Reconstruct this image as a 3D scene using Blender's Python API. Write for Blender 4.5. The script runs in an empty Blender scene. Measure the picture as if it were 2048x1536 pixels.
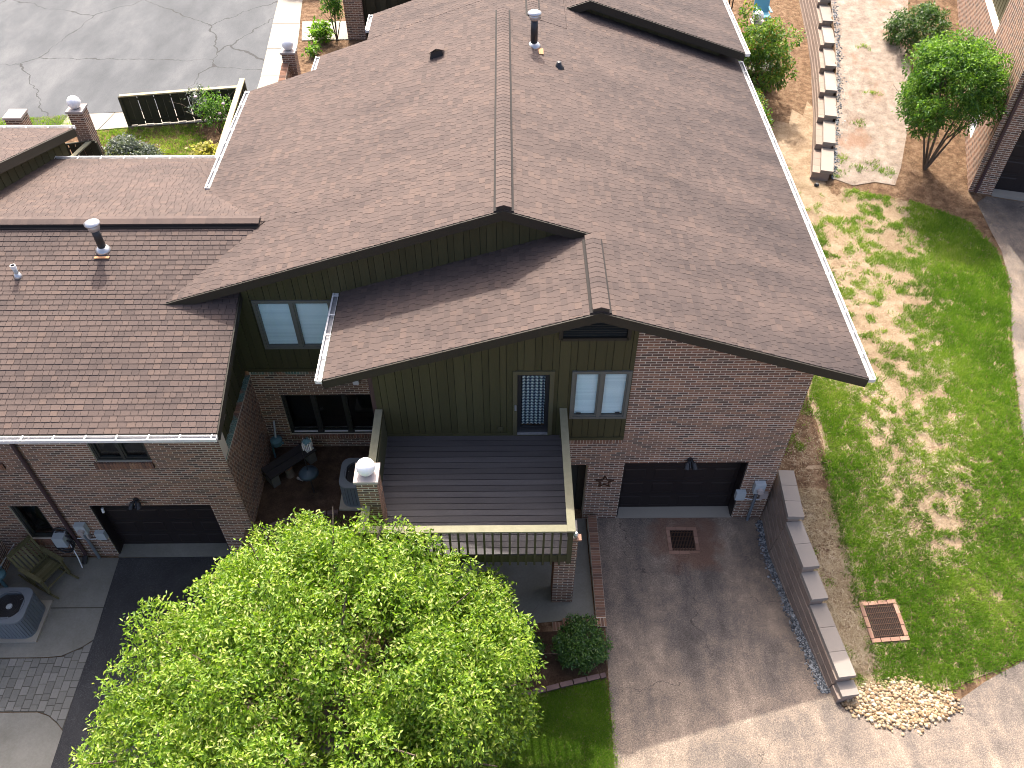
import bpy, bmesh, math, random
import numpy as np
from mathutils import Vector, Matrix
from mathutils.geometry import tessellate_polygon
random.seed(7); RNG = np.random.default_rng(11)
SC = bpy.context.scene; COL = SC.collection
# ------------------------------------------------------------------ camera
CAM = Vector((-2.576, -11.462, 16.841))
cd = bpy.data.cameras.new('camera'); cam = bpy.data.objects.new('camera', cd); COL.objects.link(cam)
cam.location = CAM; pitch, yaw = math.radians(46.723), math.radians(0.526)
fwd = Vector((math.sin(yaw)*math.cos(pitch), math.cos(yaw)*math.cos(pitch), -math.sin(pitch)))
cam.rotation_euler = fwd.to_track_quat('-Z', 'Y').to_euler()
cd.sensor_width = 36; cd.lens = 1694.9/2048*36; cd.clip_start = .1; cd.clip_end = 2000
SC.camera = cam
# ------------------------------------------------------------------ sky, sun, exposure
SUN = Vector((0.534, -5.426, -6.45)).normalized()
w = bpy.data.worlds.new('World'); SC.world = w; w.use_nodes = True
nt = w.node_tree; bg = nt.nodes['Background']
sky = nt.nodes.new('ShaderNodeTexSky'); sky.sky_type = 'NISHITA'; sky.sun_disc = False
sky.sun_elevation = math.asin(-SUN.z); sky.sun_rotation = math.atan2(-SUN.x, -SUN.y)
sky.dust_density = 6.0; sky.air_density = .5; sky.ozone_density = 0
nt.links.new(sky.outputs[0], bg.inputs[0]); bg.inputs[1].default_value = 0.15
sl = bpy.data.lights.new('sun', 'SUN'); sl.energy = 2.0; sl.angle = math.radians(.6); sl.color = (1, .94, .85)
so = bpy.data.objects.new('sun', sl); COL.objects.link(so); so.rotation_euler = SUN.to_track_quat('-Z', 'Y').to_euler(); so.location = (-2, 20, 30)
SC.view_settings.view_transform = 'Standard'; SC.view_settings.look = 'None'; SC.view_settings.gamma = 1
SC.view_settings.exposure = 1.86; SC.view_settings.use_curve_mapping = False
SC.render.resolution_x = 1024; SC.render.resolution_y = 768
SC.render.engine = 'CYCLES'
SC.cycles.filter_width = 1.0; SC.cycles.max_bounces = 5; SC.cycles.diffuse_bounces = 3; SC.cycles.glossy_bounces = 2; SC.cycles.transmission_bounces = 3; SC.cycles.transparent_max_bounces = 8
# ------------------------------------------------------------------ materials
def srgb(r, g, b):
    f = lambda c: (c/12.92 if c <= .04045 else ((c+.055)/1.055)**2.4)
    return (f(r/255), f(g/255), f(b/255), 1)
class NT:
    def __init__(s, name):
        s.m = bpy.data.materials.new(name); s.m.use_nodes = True; s.t = s.m.node_tree; s.N = s.t.nodes
        s.bs = s.N['Principled BSDF']; s.out = s.N['Material Output']
    def n(s, typ, **k):
        x = s.N.new('ShaderNode'+typ)
        for a, v in k.items(): setattr(x, a, v)
        return x
    def l(s, a, b): s.t.links.new(a, b)
    def pos(s): return s.n('NewGeometry').outputs['Position']
    def math(s, op, a, b=None, c=None):
        x = s.n('Math', operation=op)
        for i, v in enumerate((a, b, c)):
            if v is None: continue
            if isinstance(v, (int, float)): x.inputs[i].default_value = v
            else: s.l(v, x.inputs[i])
        return x.outputs[0]
    def noise(s, scale, detail=3, rough=.55, vec=None, dist=0):
        x = s.n('TexNoise'); x.inputs['Scale'].default_value = scale; x.inputs['Detail'].default_value = detail
        x.inputs['Roughness'].default_value = rough; x.inputs['Distortion'].default_value = dist
        s.l(vec if vec is not None else s.pos(), x.inputs['Vector']); return x.outputs[0]
    def map(s, scale, loc=(0, 0, 0), rot=(0, 0, 0), vec=None):
        x = s.n('Mapping'); x.inputs['Scale'].default_value = scale; x.inputs['Location'].default_value = loc; x.inputs['Rotation'].default_value = rot
        s.l(vec if vec is not None else s.pos(), x.inputs['Vector']); return x.outputs[0]
    def ramp(s, fac, stops, interp='LINEAR'):
        x = s.n('ValToRGB'); e = x.color_ramp.elements; x.color_ramp.interpolation = interp
        while len(e) < len(stops): e.new(.5)
        for i, (p, c) in enumerate(stops): e[i].position = p; e[i].color = c if len(c) == 4 else (*c, 1)
        s.l(fac, x.inputs[0]); return x.outputs[0]
    def mix(s, fac, a, b, mode='MIX'):
        x = s.n('Mix', data_type='RGBA', blend_type=mode)
        if isinstance(fac, (int, float)): x.inputs[0].default_value = fac
        else: s.l(fac, x.inputs[0])
        for i, v in ((6, a), (7, b)):
            if isinstance(v, tuple): x.inputs[i].default_value = v if len(v) == 4 else (*v, 1)
            else: s.l(v, x.inputs[i])
        return x.outputs[2]
    def attr(s, name='tint'):
        x = s.n('Attribute'); x.attribute_name = name; return x.outputs['Fac']
    def bump(s, h, strength, dist):
        x = s.n('Bump'); x.inputs['Strength'].default_value = strength; x.inputs['Distance'].default_value = dist
        s.l(h, x.inputs['Height']); s.l(x.outputs[0], s.bs.inputs['Normal'])
    def fin(s, col, rough=.85, spec=.3, metal=0):
        if isinstance(col, tuple): s.bs.inputs['Base Color'].default_value = col if len(col) == 4 else (*col, 1)
        else: s.l(col, s.bs.inputs['Base Color'])
        if isinstance(rough, (int, float)): s.bs.inputs['Roughness'].default_value = rough
        else: s.l(rough, s.bs.inputs['Roughness'])
        s.bs.inputs['Specular IOR Level'].default_value = spec; s.bs.inputs['Metallic'].default_value = metal
        return s.m
def pm(name, stops, tw=.7, n1=(1.2, .2), n2=(40, .25), rough=.85, spec=.3, bump=(60, .3, .01), metal=0, aniso=None):
    """procedural paint: ramp( .5 + tint*tw + noise )"""
    t = NT(name); v = t.map(aniso) if aniso else None
    f = t.math('MULTIPLY_ADD', t.attr(), tw, .5)
    for sc, am in (n1, n2):
        f = t.math('ADD', f, t.math('MULTIPLY_ADD', t.noise(sc, 4, .6, v), am*2, -am))
    c = t.ramp(f, stops)
    if bump: t.bump(t.noise(bump[0], 3, .6, v), bump[1], bump[2])
    return t.fin(c, rough, spec, metal)
M = {}
# asphalt shingles, brown blend with soft weather streaks
t = NT('shingle')
f = t.math('MULTIPLY_ADD', t.attr(), .5, .47)
f = t.math('ADD', f, t.math('MULTIPLY_ADD', t.noise(90, 2), .5, -.25))
c = t.ramp(f, [(0, (.06, .046, .042)), (.3, (.081, .061, .054)), (.55, (.1, .074, .064)), (.8, (.122, .086, .069)), (1, (.18, .108, .072))])
wz = t.noise(1, 4, .6, t.map((.35, 1.1, .35), rot=(0, 0, .5)))
c = t.mix(1, c, t.ramp(wz, [(.3, (.78, .79, .81)), (.52, (1, 1, 1)), (.72, (1.1, 1.08, 1.06))]), 'MULTIPLY')
sx = t.n('SeparateXYZ'); t.l(t.pos(), sx.inputs[0])   # algae streaks; the x ramp also paints in the right-hand slope's duller light
algae_shade = t.noise(1, 4, .55, t.map((.3, .75, 0), rot=(0, 0, -.35), loc=(2, 5, 0))); algae_shade = t.math('MULTIPLY', t.ramp(algae_shade, [(.33, (.15, .15, .15)), (.58, (1, 1, 1))]), t.ramp(t.math('MULTIPLY_ADD', sx.outputs[0], .12, .3), [(0, (.08, .08, .08)), (.4, (.6, .6, .6)), (.8, (1, 1, 1))]))
c = t.mix(algae_shade, c, t.mix(1, c, (.58, .61, .66, 1), 'MULTIPLY'))
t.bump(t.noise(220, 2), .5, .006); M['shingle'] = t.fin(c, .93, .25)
M['underlay'] = pm('roof_underlay', [(0, (.012, .01, .009)), (1, (.03, .025, .022))])
# brick and mortar
BR = [(0, (.078, .056, .047)), (.22, (.128, .08, .061)), (.45, (.188, .106, .074)), (.7, (.235, .125, .082)), (.9, (.285, .155, .098)), (1, (.3, .195, .13))]
M['brick'] = pm('brick', BR, .85, (.7, .12), (30, .16), .9, .2, (90, .5, .006))
M['mortar'] = pm('mortar', [(0, (.48, .42, .33)), (1, (.72, .635, .51))], 0, (1, .25), (25, .3))
t = NT('brick_ledge'); f = t.math('MULTIPLY_ADD', t.attr(), .8, .5); c = t.ramp(f, BR)
mo = t.ramp(t.noise(2.2, 4, .6), [(.42, (0, 0, 0)), (.56, (1, 1, 1))]); c = t.mix(mo, c, t.ramp(t.noise(40), [(.3, (.04, .09, .07)), (.7, (.2, .28, .24))]))
t.bump(t.noise(80), .5, .006); M['mossy_brick'] = t.fin(c, .95)
# olive siding, trims
M['siding'] = pm('olive_siding', [(0, (.034, .032, .013)), (.5, (.056, .052, .022)), (1, (.08, .074, .035))], .5, (.8, .2), (18, .2), .7, .3, (30, .25, .008), aniso=(6, 6, .5))
M['groove'] = pm('siding_groove', [(0, (.01, .01, .006)), (1, (.02, .02, .012))])
M['fascia'] = pm('dark_fascia', [(0, (.018, .016, .011)), (1, (.042, .036, .026))], .3, (1.5, .2), (20, .2), .65)
M['trim_tan'] = pm('olive_tan_trim', [(0, (.06, .056, .03)), (1, (.115, .105, .058))], .4, (2, .2), (20, .15), .6)
M['gutter'] = pm('pale_gutter', [(0, (.5, .49, .47)), (1, (.82, .81, .79))], .3, (2, .3), (30, .2), .45, .5, None)
M['gutter_in'] = pm('gutter_trough', [(0, (.16, .16, .165)), (1, (.5, .5, .5))], .3, (1.5, .5), (20, .25), .6)
M['garage'] = pm('brown_garage_door', [(0, (.011, .008, .008)), (1, (.022, .016, .016))], .4, (1, .15), (14, .1), .5, .4, None)
M['downspout'] = pm('brown_downspout', [(0, (.05, .03, .032)), (1, (.085, .05, .052))], .2, (2, .2), (20, .1), .5)
M['bronze'] = pm('dark_bronze_frame', [(0, (.02, .022, .02)), (1, (.05, .052, .046))], .2, (2, .2), (20, .1), .45)
M['greyframe'] = pm('grey_olive_frame', [(0, (.09, .092, .08)), (1, (.15, .152, .13))], .2, (2, .2), (20, .1), .5)
M['black'] = pm('black_metal', [(0, (.008, .009, .011)), (1, (.025, .027, .03))], .2, (3, .2), (30, .1), .4, .5, None)
M['interior'] = pm('dark_room', [(0, (.006, .006, .006)), (1, (.016, .014, .013))], 0, bump=None)
t = NT('window_glass'); tr = t.n('BsdfTransparent'); gl = t.n('BsdfGlossy'); gl.inputs['Roughness'].default_value = .02
tr.inputs[0].default_value = (.93, .97, .97, 1); fr = t.n('Fresnel'); fr.inputs[0].default_value = 1.5; ms = t.n('MixShader')
t.l(t.math('MULTIPLY', t.math('MULTIPLY_ADD', fr.outputs[0], 1.6, .03), t.math('SUBTRACT', 1, t.n('NewGeometry').outputs['Backfacing'])), ms.inputs[0]); t.l(tr.outputs[0], ms.inputs[1]); t.l(gl.outputs[0], ms.inputs[2]); t.l(ms.outputs[0], t.out.inputs[0]); M['glass'] = t.m
M['blind'] = pm('white_blind', [(0, (.62, .72, .72)), (.5, (.8, .88, .87)), (1, (.9, .96, .95))], .9, (2, .1), (20, .05), .6, bump=None)
t = NT('gingham_curtain'); sp = t.n('SeparateXYZ'); t.l(t.pos(), sp.inputs[0])
a = t.math('GREATER_THAN', t.math('FRACT', t.math('MULTIPLY', sp.outputs[0], 11.5)), .5); b = t.math('GREATER_THAN', t.math('FRACT', t.math('MULTIPLY', sp.outputs[2], 11.5)), .5)
c = t.ramp(t.math('MULTIPLY', t.math('ADD', a, b), .5), [(0, (.6, .63, .6)), (.4, (.12, .16, .2)), (.8, (.012, .02, .045))], 'CONSTANT'); M['gingham'] = t.fin(c, .9)
# wood
M['deck'] = pm('dark_deck_board', [(0, (.037, .034, .035)), (.5, (.062, .057, .058)), (1, (.11, .103, .105))], .5, (1.1, .22), (14, .22), .75, .3, (20, .4, .01), aniso=(1, 7, 7))
M['rail'] = pm('weathered_rail', [(0, (.12, .115, .07)), (.5, (.2, .19, .125)), (1, (.3, .27, .19))], .3, (2, .25), (9, .25), .85, .2, (25, .3, .006))
M['olivewood'] = pm('olive_wood', [(0, (.035, .034, .016)), (1, (.085, .08, .042))], .4, (2, .2), (20, .2), .75)
M['fencewood'] = pm('dark_fence_board', [(0, (.022, .022, .013)), (1, (.055, .052, .032))], .6, (2, .2), (16, .25), .85, aniso=(5, 5, .8))
M['fencecap'] = pm('tan_fence_cap', [(0, (.3, .25, .14)), (1, (.48, .41, .26))], .3, (2, .2), (14, .2))
M['teak'] = pm('mossy_chair_wood', [(0, (.05, .05, .02)), (.5, (.11, .1, .045)), (1, (.2, .18, .1))], .6, (3, .25), (20, .3), .9)
M['bark'] = pm('bark', [(0, (.06, .045, .035)), (1, (.22, .17, .13))], 0, (6, .3), (40, .3), .95, .1, (40, .6, .02))
# hard ground
t = NT('lot_asphalt'); p = t.pos(); n1 = t.noise(.6, 5, .65, t.map((1, .45, 1))); n2 = t.noise(30, 3)
c = t.ramp(t.math('ADD', n1, t.math('MULTIPLY_ADD', n2, .3, -.15)), [(.25, (.052, .057, .061)), (.5, (.078, .083, .088)), (.75, (.125, .128, .131))])
vo = t.n('TexVoronoi', feature='DISTANCE_TO_EDGE'); vo.inputs['Scale'].default_value = .21
wn = t.n('TexNoise'); wn.inputs['Scale'].default_value = 1.3; wn.inputs['Detail'].default_value = 5; t.l(p, wn.inputs['Vector'])
vm = t.n('VectorMath', operation='MULTIPLY_ADD'); t.l(wn.outputs['Color'], vm.inputs[0]); vm.inputs[1].default_value = (.8, .8, 0); t.l(p, vm.inputs[2]); t.l(vm.outputs[0], vo.inputs['Vector'])
ck = t.math('LESS_THAN', vo.outputs['Distance'], t.math('MULTIPLY_ADD', t.noise(.5, 2), .016, -.0036)); c = t.mix(t.math('MULTIPLY', ck, .8), c, (.03, .03, .029, 1))
t.bump(n2, .3, .01); M['lot'] = t.fin(c, .9)
t = NT('worn_driveway'); n1 = t.noise(.55, 5, .6); n2 = t.noise(45, 3, .7); n3 = t.noise(3.2, 4, .6)
sk = t.noise(1, 4, .6, t.map((1.6, .28, 1), loc=(1.7, 0, 0))); c = t.ramp(t.math('ADD', t.math('MULTIPLY_ADD', sk, .9, -.45), t.math('ADD', n1, t.math('MULTIPLY_ADD', n3, .5, -.25))), [(.25, (.085, .072, .063)), (.44, (.13, .108, .091)), (.6, (.185, .147, .116)), (.78, (.265, .21, .162))])
c = t.mix(1, c, t.ramp(n2, [(.3, (.55, .55, .55)), (.5, (1, 1, 1)), (.72, (1.9, 1.85, 1.75))]), 'MULTIPLY')
p = t.pos(); vo = t.n('TexVoronoi', feature='DISTANCE_TO_EDGE'); vo.inputs['Scale'].default_value = .33
wn = t.n('TexNoise'); wn.inputs['Scale'].default_value = 2.2; wn.inputs['Detail'].default_value = 5; t.l(p, wn.inputs['Vector'])
vm = t.n('VectorMath', operation='MULTIPLY_ADD'); t.l(wn.outputs['Color'], vm.inputs[0]); vm.inputs[1].default_value = (.9, .9, 0); t.l(p, vm.inputs[2]); t.l(vm.outputs[0], vo.inputs['Vector'])
ck = t.math('LESS_THAN', vo.outputs['Distance'], t.math('MULTIPLY_ADD', t.noise(.9, 2), .013, -.0055)); c = t.mix(t.math('MULTIPLY', ck, .6), c, (.03, .027, .024, 1))
# iron-red clay silt round the drain
sp = t.n('VectorMath', operation='DISTANCE'); t.l(p, sp.inputs[0]); sp.inputs[1].default_value = (1.55, -.62, 0)
sm = t.math('SUBTRACT', 1, t.math('MULTIPLY', t.math('ADD', sp.outputs['Value'], t.math('MULTIPLY_ADD', t.noise(2.2, 4), 1.5, -.75)), .95))
sm = t.math('MULTIPLY', t.ramp(sm, [(.0, (0, 0, 0)), (.45, (1, 1, 1))]), .75); c = t.mix(sm, c, t.ramp(n2, [(.3, (.12, .063, .042)), (.7, (.24, .13, .082))]))
t.bump(n2, .5, .012); M['drive'] = t.fin(c, .88, .35)
t = NT('dark_driveway'); n2 = t.noise(60, 3, .7)
c = t.ramp(t.noise(.8, 4), [(.3, (.026, .026, .028)), (.7, (.05, .05, .051))]); c = t.mix(1, c, t.ramp(n2, [(.35, (.6, .6, .6)), (.55, (1, 1, 1)), (.72, (2.6, 2.6, 2.6))]), 'MULTIPLY')
t.bump(n2, .6, .012); M['drive_dark'] = t.fin(c, .85, .4)
M['concrete'] = pm('stained_concrete', [(0, (.085, .08, .06)), (.45, (.17, .165, .14)), (1, (.3, .29, .26))], .4, (.9, .4), (22, .16), .85)
M['concrete_light'] = pm('sidewalk_concrete', [(0, (.24, .215, .175)), (1, (.36, .33, .275))], .5, (.8, .25), (30, .15), .9)
M['joint'] = pm('joint_dirt', [(0, (.04, .038, .028)), (1, (.1, .09, .07))])
M['paver'] = pm('stamped_paver', [(0, (.08, .08, .07)), (.5, (.16, .158, .142)), (1, (.25, .24, .22))], .5, (.9, .3), (25, .15))
M['block'] = pm('retaining_block', [(0, (.2, .15, .12)), (1, (.31, .245, .2))], .4, (2, .2), (40, .3), .95, .2, (50, .6, .015))
M['capstone'] = pm('retaining_cap', [(0, (.2, .175, .15)), (1, (.29, .255, .22))], .5, (3, .2), (60, .15), .9)
M['clay'] = pm('clay_drain_brick', [(0, (.19, .105, .072)), (1, (.37, .22, .155))], .7, (4, .2), (30, .2))
M['rust'] = pm('rusty_grate', [(0, (.03, .018, .012)), (1, (.12, .06, .035))], .3, (8, .3), (40, .3), .85)
M['edging'] = pm('edging_stone', [(0, (.07, .045, .045)), (1, (.15, .1, .095))], .6, (3, .2), (30, .2))
# soft ground
def groundmat(name, stops, sc=5, spk=60, spkamp=.55):
    t = NT(name); n2 = t.noise(spk, 4, .75); st = t.noise(1, 3, .7, t.map((90, 14, 30), rot=(0, 0, .7))); st2 = t.noise(1, 3, .7, t.map((14, 90, 30), rot=(0, 0, .3)))
    f = t.math('ADD', t.noise(sc, 5, .65), t.math('MULTIPLY_ADD', t.math('ADD', n2, t.math('ADD', st, st2)), spkamp, -1.5*spkamp))
    c = t.ramp(f, stops); t.bump(t.math('ADD', n2, st), .9, .03); return t, c
t, c = groundmat('pine_straw', [(.15, (.05, .028, .016)), (.42, (.13, .078, .045)), (.6, (.22, .14, .085)), (.85, (.34, .235, .15))]); M['straw'] = t.fin(c, 1, .1)
t, c = groundmat('dark_mulch', [(.15, (.03, .019, .013)), (.5, (.075, .048, .033)), (.85, (.15, .1, .07))], 3); M['mulch'] = t.fin(c, 1, .1)
t, c = groundmat('dry_turf_soil', [(.12, (.13, .085, .05)), (.4, (.27, .19, .12)), (.62, (.4, .3, .2)), (.9, (.52, .42, .31))], 2.5); M['turf'] = t.fin(c, 1, .1)
t, c = groundmat('gravel_path', [(.15, (.16, .12, .09)), (.45, (.31, .25, .2)), (.65, (.42, .35, .285)), (.9, (.55, .48, .4))], 3.5, 90, .5)
cl = t.ramp(t.noise(1.1, 4, .6, t.map((1, .6, 1), (3, 1, 0))), [(.55, (0, 0, 0)), (.68, (1, 1, 1))]); c = t.mix(t.math('MULTIPLY', cl, .6), c, (.3, .16, .095, 1)); M['gravel_path'] = t.fin(c, 1, .1)
M['pebble'] = pm('blue_grey_pebble', [(0, (.03, .035, .04)), (.5, (.11, .125, .14)), (1, (.34, .36, .37))], 1, (5, .1), (40, .1), .8, bump=None)
M['riverrock'] = pm('river_rock', [(0, (.17, .105, .055)), (.4, (.31, .215, .12)), (.75, (.42, .32, .2)), (1, (.5, .43, .32))], 1, (5, .15), (40, .12), .75, bump=None)
# foliage
def leafmat(name, stops, trans=.35, rough=.5, spec=.35):
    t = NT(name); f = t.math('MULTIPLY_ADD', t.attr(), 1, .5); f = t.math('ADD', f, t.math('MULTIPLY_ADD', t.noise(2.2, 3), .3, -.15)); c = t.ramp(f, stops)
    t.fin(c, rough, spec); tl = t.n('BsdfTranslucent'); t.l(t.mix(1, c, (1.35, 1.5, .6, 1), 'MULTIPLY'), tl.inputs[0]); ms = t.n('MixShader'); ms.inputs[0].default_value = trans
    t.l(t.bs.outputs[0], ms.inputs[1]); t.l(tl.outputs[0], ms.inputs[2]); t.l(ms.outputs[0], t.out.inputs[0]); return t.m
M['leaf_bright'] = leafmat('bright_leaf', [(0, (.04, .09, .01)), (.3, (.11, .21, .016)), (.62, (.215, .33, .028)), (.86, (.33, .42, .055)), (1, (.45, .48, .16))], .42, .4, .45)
M['leaf_dark'] = leafmat('dark_leaf', [(0, (.016, .045, .01)), (.5, (.042, .11, .018)), (1, (.12, .21, .04))], .28, .35, .5)
M['leaf_myrtle'] = leafmat('myrtle_leaf', [(0, (.025, .07, .014)), (.5, (.065, .16, .022)), (1, (.19, .32, .04))], .38)
M['leaf_nandina'] = leafmat('nandina_leaf', [(0, (.03, .08, .015)), (.5, (.1, .2, .03)), (.93, (.25, .32, .05)), (1, (.33, .17, .06))], .38)
M['leaf_grey'] = leafmat('silver_leaf', [(0, (.04, .055, .05)), (.5, (.11, .14, .11)), (1, (.27, .29, .27))], .2)
M['leaf_yellow'] = leafmat('golden_leaf', [(0, (.16, .17, .03)), (.5, (.4, .38, .1)), (1, (.6, .52, .22))], .3)
M['grass'] = leafmat('grass_blade', [(0, (.065, .135, .014)), (.45, (.135, .24, .026)), (.8, (.23, .32, .05)), (1, (.33, .36, .12))], .45, .6)
M['strawblade'] = pm('dead_grass', [(0, (.16, .11, .06)), (.5, (.33, .26, .16)), (1, (.52, .44, .31))], 1, (3, .1), (30, .1), 1, .1, None)
M['flower'] = pm('pink_petal', [(0, (.5, .3, .38)), (1, (.7, .55, .6))])
# small things
M['globe'] = pm('white_globe', [(0, (.82, .82, .82)), (1, (.92, .92, .92))], 0, (2, .1), (20, .05), .35, .5, None)
M['metalgrey'] = pm('grey_metal', [(0, (.3, .34, .35)), (1, (.46, .51, .52))], .4, (3, .2), (30, .15), .5, .5, None)
M['acgrey'] = pm('ac_grey_paint', [(0, (.1, .12, .14)), (1, (.17, .195, .215))], .4, (2, .2), (20, .15), .5, .4, None)
M['steel'] = pm('galvanised_steel', [(0, (.3, .31, .32)), (1, (.62, .63, .64))], .3, (6, .4), (40, .2), .35, .5, None, .7)
M['palestone'] = pm('cap_stone', [(0, (.3, .26, .24)), (1, (.46, .41, .38))], .3, (3, .2), (40, .2))
M['slate'] = pm('dark_bench_slab', [(0, (.018, .016, .017)), (1, (.05, .045, .046))], .3, (3, .3), (30, .2))
M['cinder'] = pm('mossy_block', [(0, (.07, .07, .06)), (1, (.15, .145, .13))], .3, (3, .3), (30, .3))
M['teal'] = pm('teal_paint', [(0, (.05, .12, .14)), (1, (.12, .23, .26))], .3, (3, .3), (30, .2), .5)
M['bluechair'] = pm('blue_plastic', [(0, (.08, .32, .45)), (1, (.2, .5, .62))], .3, (2, .2), (20, .1), .4)
M['slateblue'] = pm('dark_blue_metal', [(0, (.02, .035, .05)), (1, (.05, .08, .1))], .2, (3, .2), (20, .1), .4)
M['white'] = pm('white_paint', [(0, (.62, .63, .63)), (1, (.82, .83, .83))], .2, (3, .2), (20, .1), .5, .4, None)
M['purple'] = pm('purple_leaf', [(0, (.03, .012, .03)), (1, (.12, .05, .1))], 1)
M['flash'] = pm('orange_flashing', [(0, (.3, .14, .06)), (1, (.5, .27, .14))])
M['terracotta'] = pm('terracotta', [(0, (.22, .1, .06)), (1, (.36, .18, .1))])
# ------------------------------------------------------------------ helpers
def V3(*a): return Vector(a)
def tag(o, label=None, cat=None, group=None, kind=None):
    for k, v in (('label', label), ('category', cat), ('group', group), ('kind', kind)):
        if v: o[k] = v
    return o
def adopt(o, parent):
    if parent is not None:
        o.parent = parent
        if parent.type == 'EMPTY': o.matrix_parent_inverse = Matrix.Translation(-parent.location)
        else: o.matrix_parent_inverse = Matrix.Translation(-parent.location) if parent.parent is None else Matrix.Identity(4)
    return o
def thing(name, label, cat, loc=(0, 0, 0), group=None):
    o = bpy.data.objects.new(name, None); o.empty_display_size = .1; o.location = loc; COL.objects.link(o)
    return tag(o, label, cat, group)
class MB:
    def __init__(s): s.v = []; s.f = []; s.t = []
    def face(s, pts, t=0.):
        i = len(s.v); s.v += [tuple(p) for p in pts]; s.f.append(tuple(range(i, i+len(pts)))); s.t.append(t)
    def prism(s, bot, top, t=0., base=True):
        i = len(s.v); n = len(bot); s.v += [tuple(p) for p in bot]+[tuple(p) for p in top]
        if base: s.f.append(tuple(range(i+n-1, i-1, -1))); s.t.append(t)
        s.f.append(tuple(range(i+n, i+2*n))); s.t.append(t)
        for k in range(n):
            m = (k+1) % n; s.f.append((i+k, i+m, i+n+m, i+n+k)); s.t.append(t)
        return s
    def box(s, x0, x1, y0, y1, z0, z1, t=0.):
        return s.prism([(x0, y0, z0), (x1, y0, z0), (x1, y1, z0), (x0, y1, z0)], [(x0, y0, z1), (x1, y0, z1), (x1, y1, z1), (x0, y1, z1)], t)
    def obox(s, O, U, W, N, u, w, d, t=0.):
        P = lambda a, b, c: O+U*a+W*b+N*c
        return s.prism([P(u[0], w[0], d[0]), P(u[1], w[0], d[0]), P(u[1], w[1], d[0]), P(u[0], w[1], d[0])], [P(u[0], w[0], d[1]), P(u[1], w[0], d[1]), P(u[1], w[1], d[1]), P(u[0], w[1], d[1])], t)
    def bar(s, a, b, wd, h, t=0., up=V3(0, 0, 1)):
        a = Vector(a); b = Vector(b); d = (b-a).normalized(); r = d.cross(up)
        if r.length < 1e-4: r = d.cross(V3(0, 1, 0))
        r.normalize(); u = r.cross(d); r *= wd/2; u *= h/2
        return s.prism([a-r-u, a+r-u, a+r+u, a-r+u], [b-r-u, b+r-u, b+r+u, b-r+u], t)
    def tube(s, pts, rad, n=8, t=0., cap=True):
        pts = [Vector(p) for p in pts]; rad = rad if isinstance(rad, (list, tuple)) else [rad]*len(pts); i0 = len(s.v); ref = V3(0.31, .2, .93)
        for k, p in enumerate(pts):
            d = (pts[min(k+1, len(pts)-1)]-pts[max(k-1, 0)]).normalized(); r = d.cross(ref)
            if r.length < .05: r = d.cross(V3(1, 0, 0))
            r.normalize(); u = d.cross(r)
            for j in range(n): a = 2*math.pi*j/n; s.v.append(tuple(p+(r*math.cos(a)+u*math.sin(a))*rad[k]))
        for k in range(len(pts)-1):
            for j in range(n): m = (j+1) % n; s.f.append((i0+k*n+j, i0+k*n+m, i0+(k+1)*n+m, i0+(k+1)*n+j)); s.t.append(t)
        if cap:
            s.f.append(tuple(i0+j for j in range(n-1, -1, -1))); s.t.append(t); e = i0+(len(pts)-1)*n; s.f.append(tuple(e+j for j in range(n))); s.t.append(t)
        return s
    def lathe(s, c, prof, n=20, t=0., sx=1, sy=1):
        c = Vector(c); i0 = len(s.v)
        for r, z in prof:
            for j in range(n): a = 2*math.pi*j/n; s.v.append((c.x+r*sx*math.cos(a), c.y+r*sy*math.sin(a), c.z+z))
        for k in range(len(prof)-1):
            for j in range(n): m = (j+1) % n; s.f.append((i0+k*n+j, i0+k*n+m, i0+(k+1)*n+m, i0+(k+1)*n+j)); s.t.append(t)
        s.f.append(tuple(i0+j for j in range(n-1, -1, -1))); s.t.append(t); e = i0+(len(prof)-1)*n; s.f.append(tuple(e+j for j in range(n))); s.t.append(t)
        return s
    def build(s, name, mat, parent=None, smooth=False, loc=None):
        o = bpy.data.objects.new(name, s.mesh(name, mat, smooth, loc)); COL.objects.link(o)
        if loc is not None: o.location = loc
        return adopt(o, parent)
    def mesh(s, name, mat, smooth=False, loc=None):
        me = bpy.data.meshes.new(name); v = s.v if loc is None else [(a-loc[0], b-loc[1], c-loc[2]) for a, b, c in s.v]
        me.from_pydata(v, [], s.f); me.materials.append(M[mat] if isinstance(mat, str) else mat)
        if any(s.t): a = me.attributes.new('tint', 'FLOAT', 'FACE'); a.data.foreach_set('value', s.t)
        if smooth: me.polygons.foreach_set('use_smooth', [True]*len(me.polygons))
        me.update(); return me
def boxpart(name, mat, parent, x0, x1, y0, y1, z0, z1): return MB().box(x0, x1, y0, y1, z0, z1).build(name, mat, parent)
def npmesh(name, v, f, tint, mat, k, smooth=False):
    """fast mesh: v (n,3), f (m,k) index array, tint (m,)"""
    me = bpy.data.meshes.new(name); me.vertices.add(len(v)); me.vertices.foreach_set('co', np.asarray(v, np.float32).ravel())
    me.loops.add(f.size); me.loops.foreach_set('vertex_index', f.astype(np.int32).ravel())
    me.polygons.add(len(f)); me.polygons.foreach_set('loop_start', np.arange(0, f.size, k, dtype=np.int32)); me.polygons.foreach_set('loop_total', np.full(len(f), k, np.int32))
    a = me.attributes.new('tint', 'FLOAT', 'FACE'); a.data.foreach_set('value', np.asarray(tint, np.float32))
    if smooth: me.polygons.foreach_set('use_smooth', np.ones(len(f), bool))
    me.materials.append(M[mat]); me.update(calc_edges=True); me.validate(); o = bpy.data.objects.new(name, me); COL.objects.link(o); return o
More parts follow.
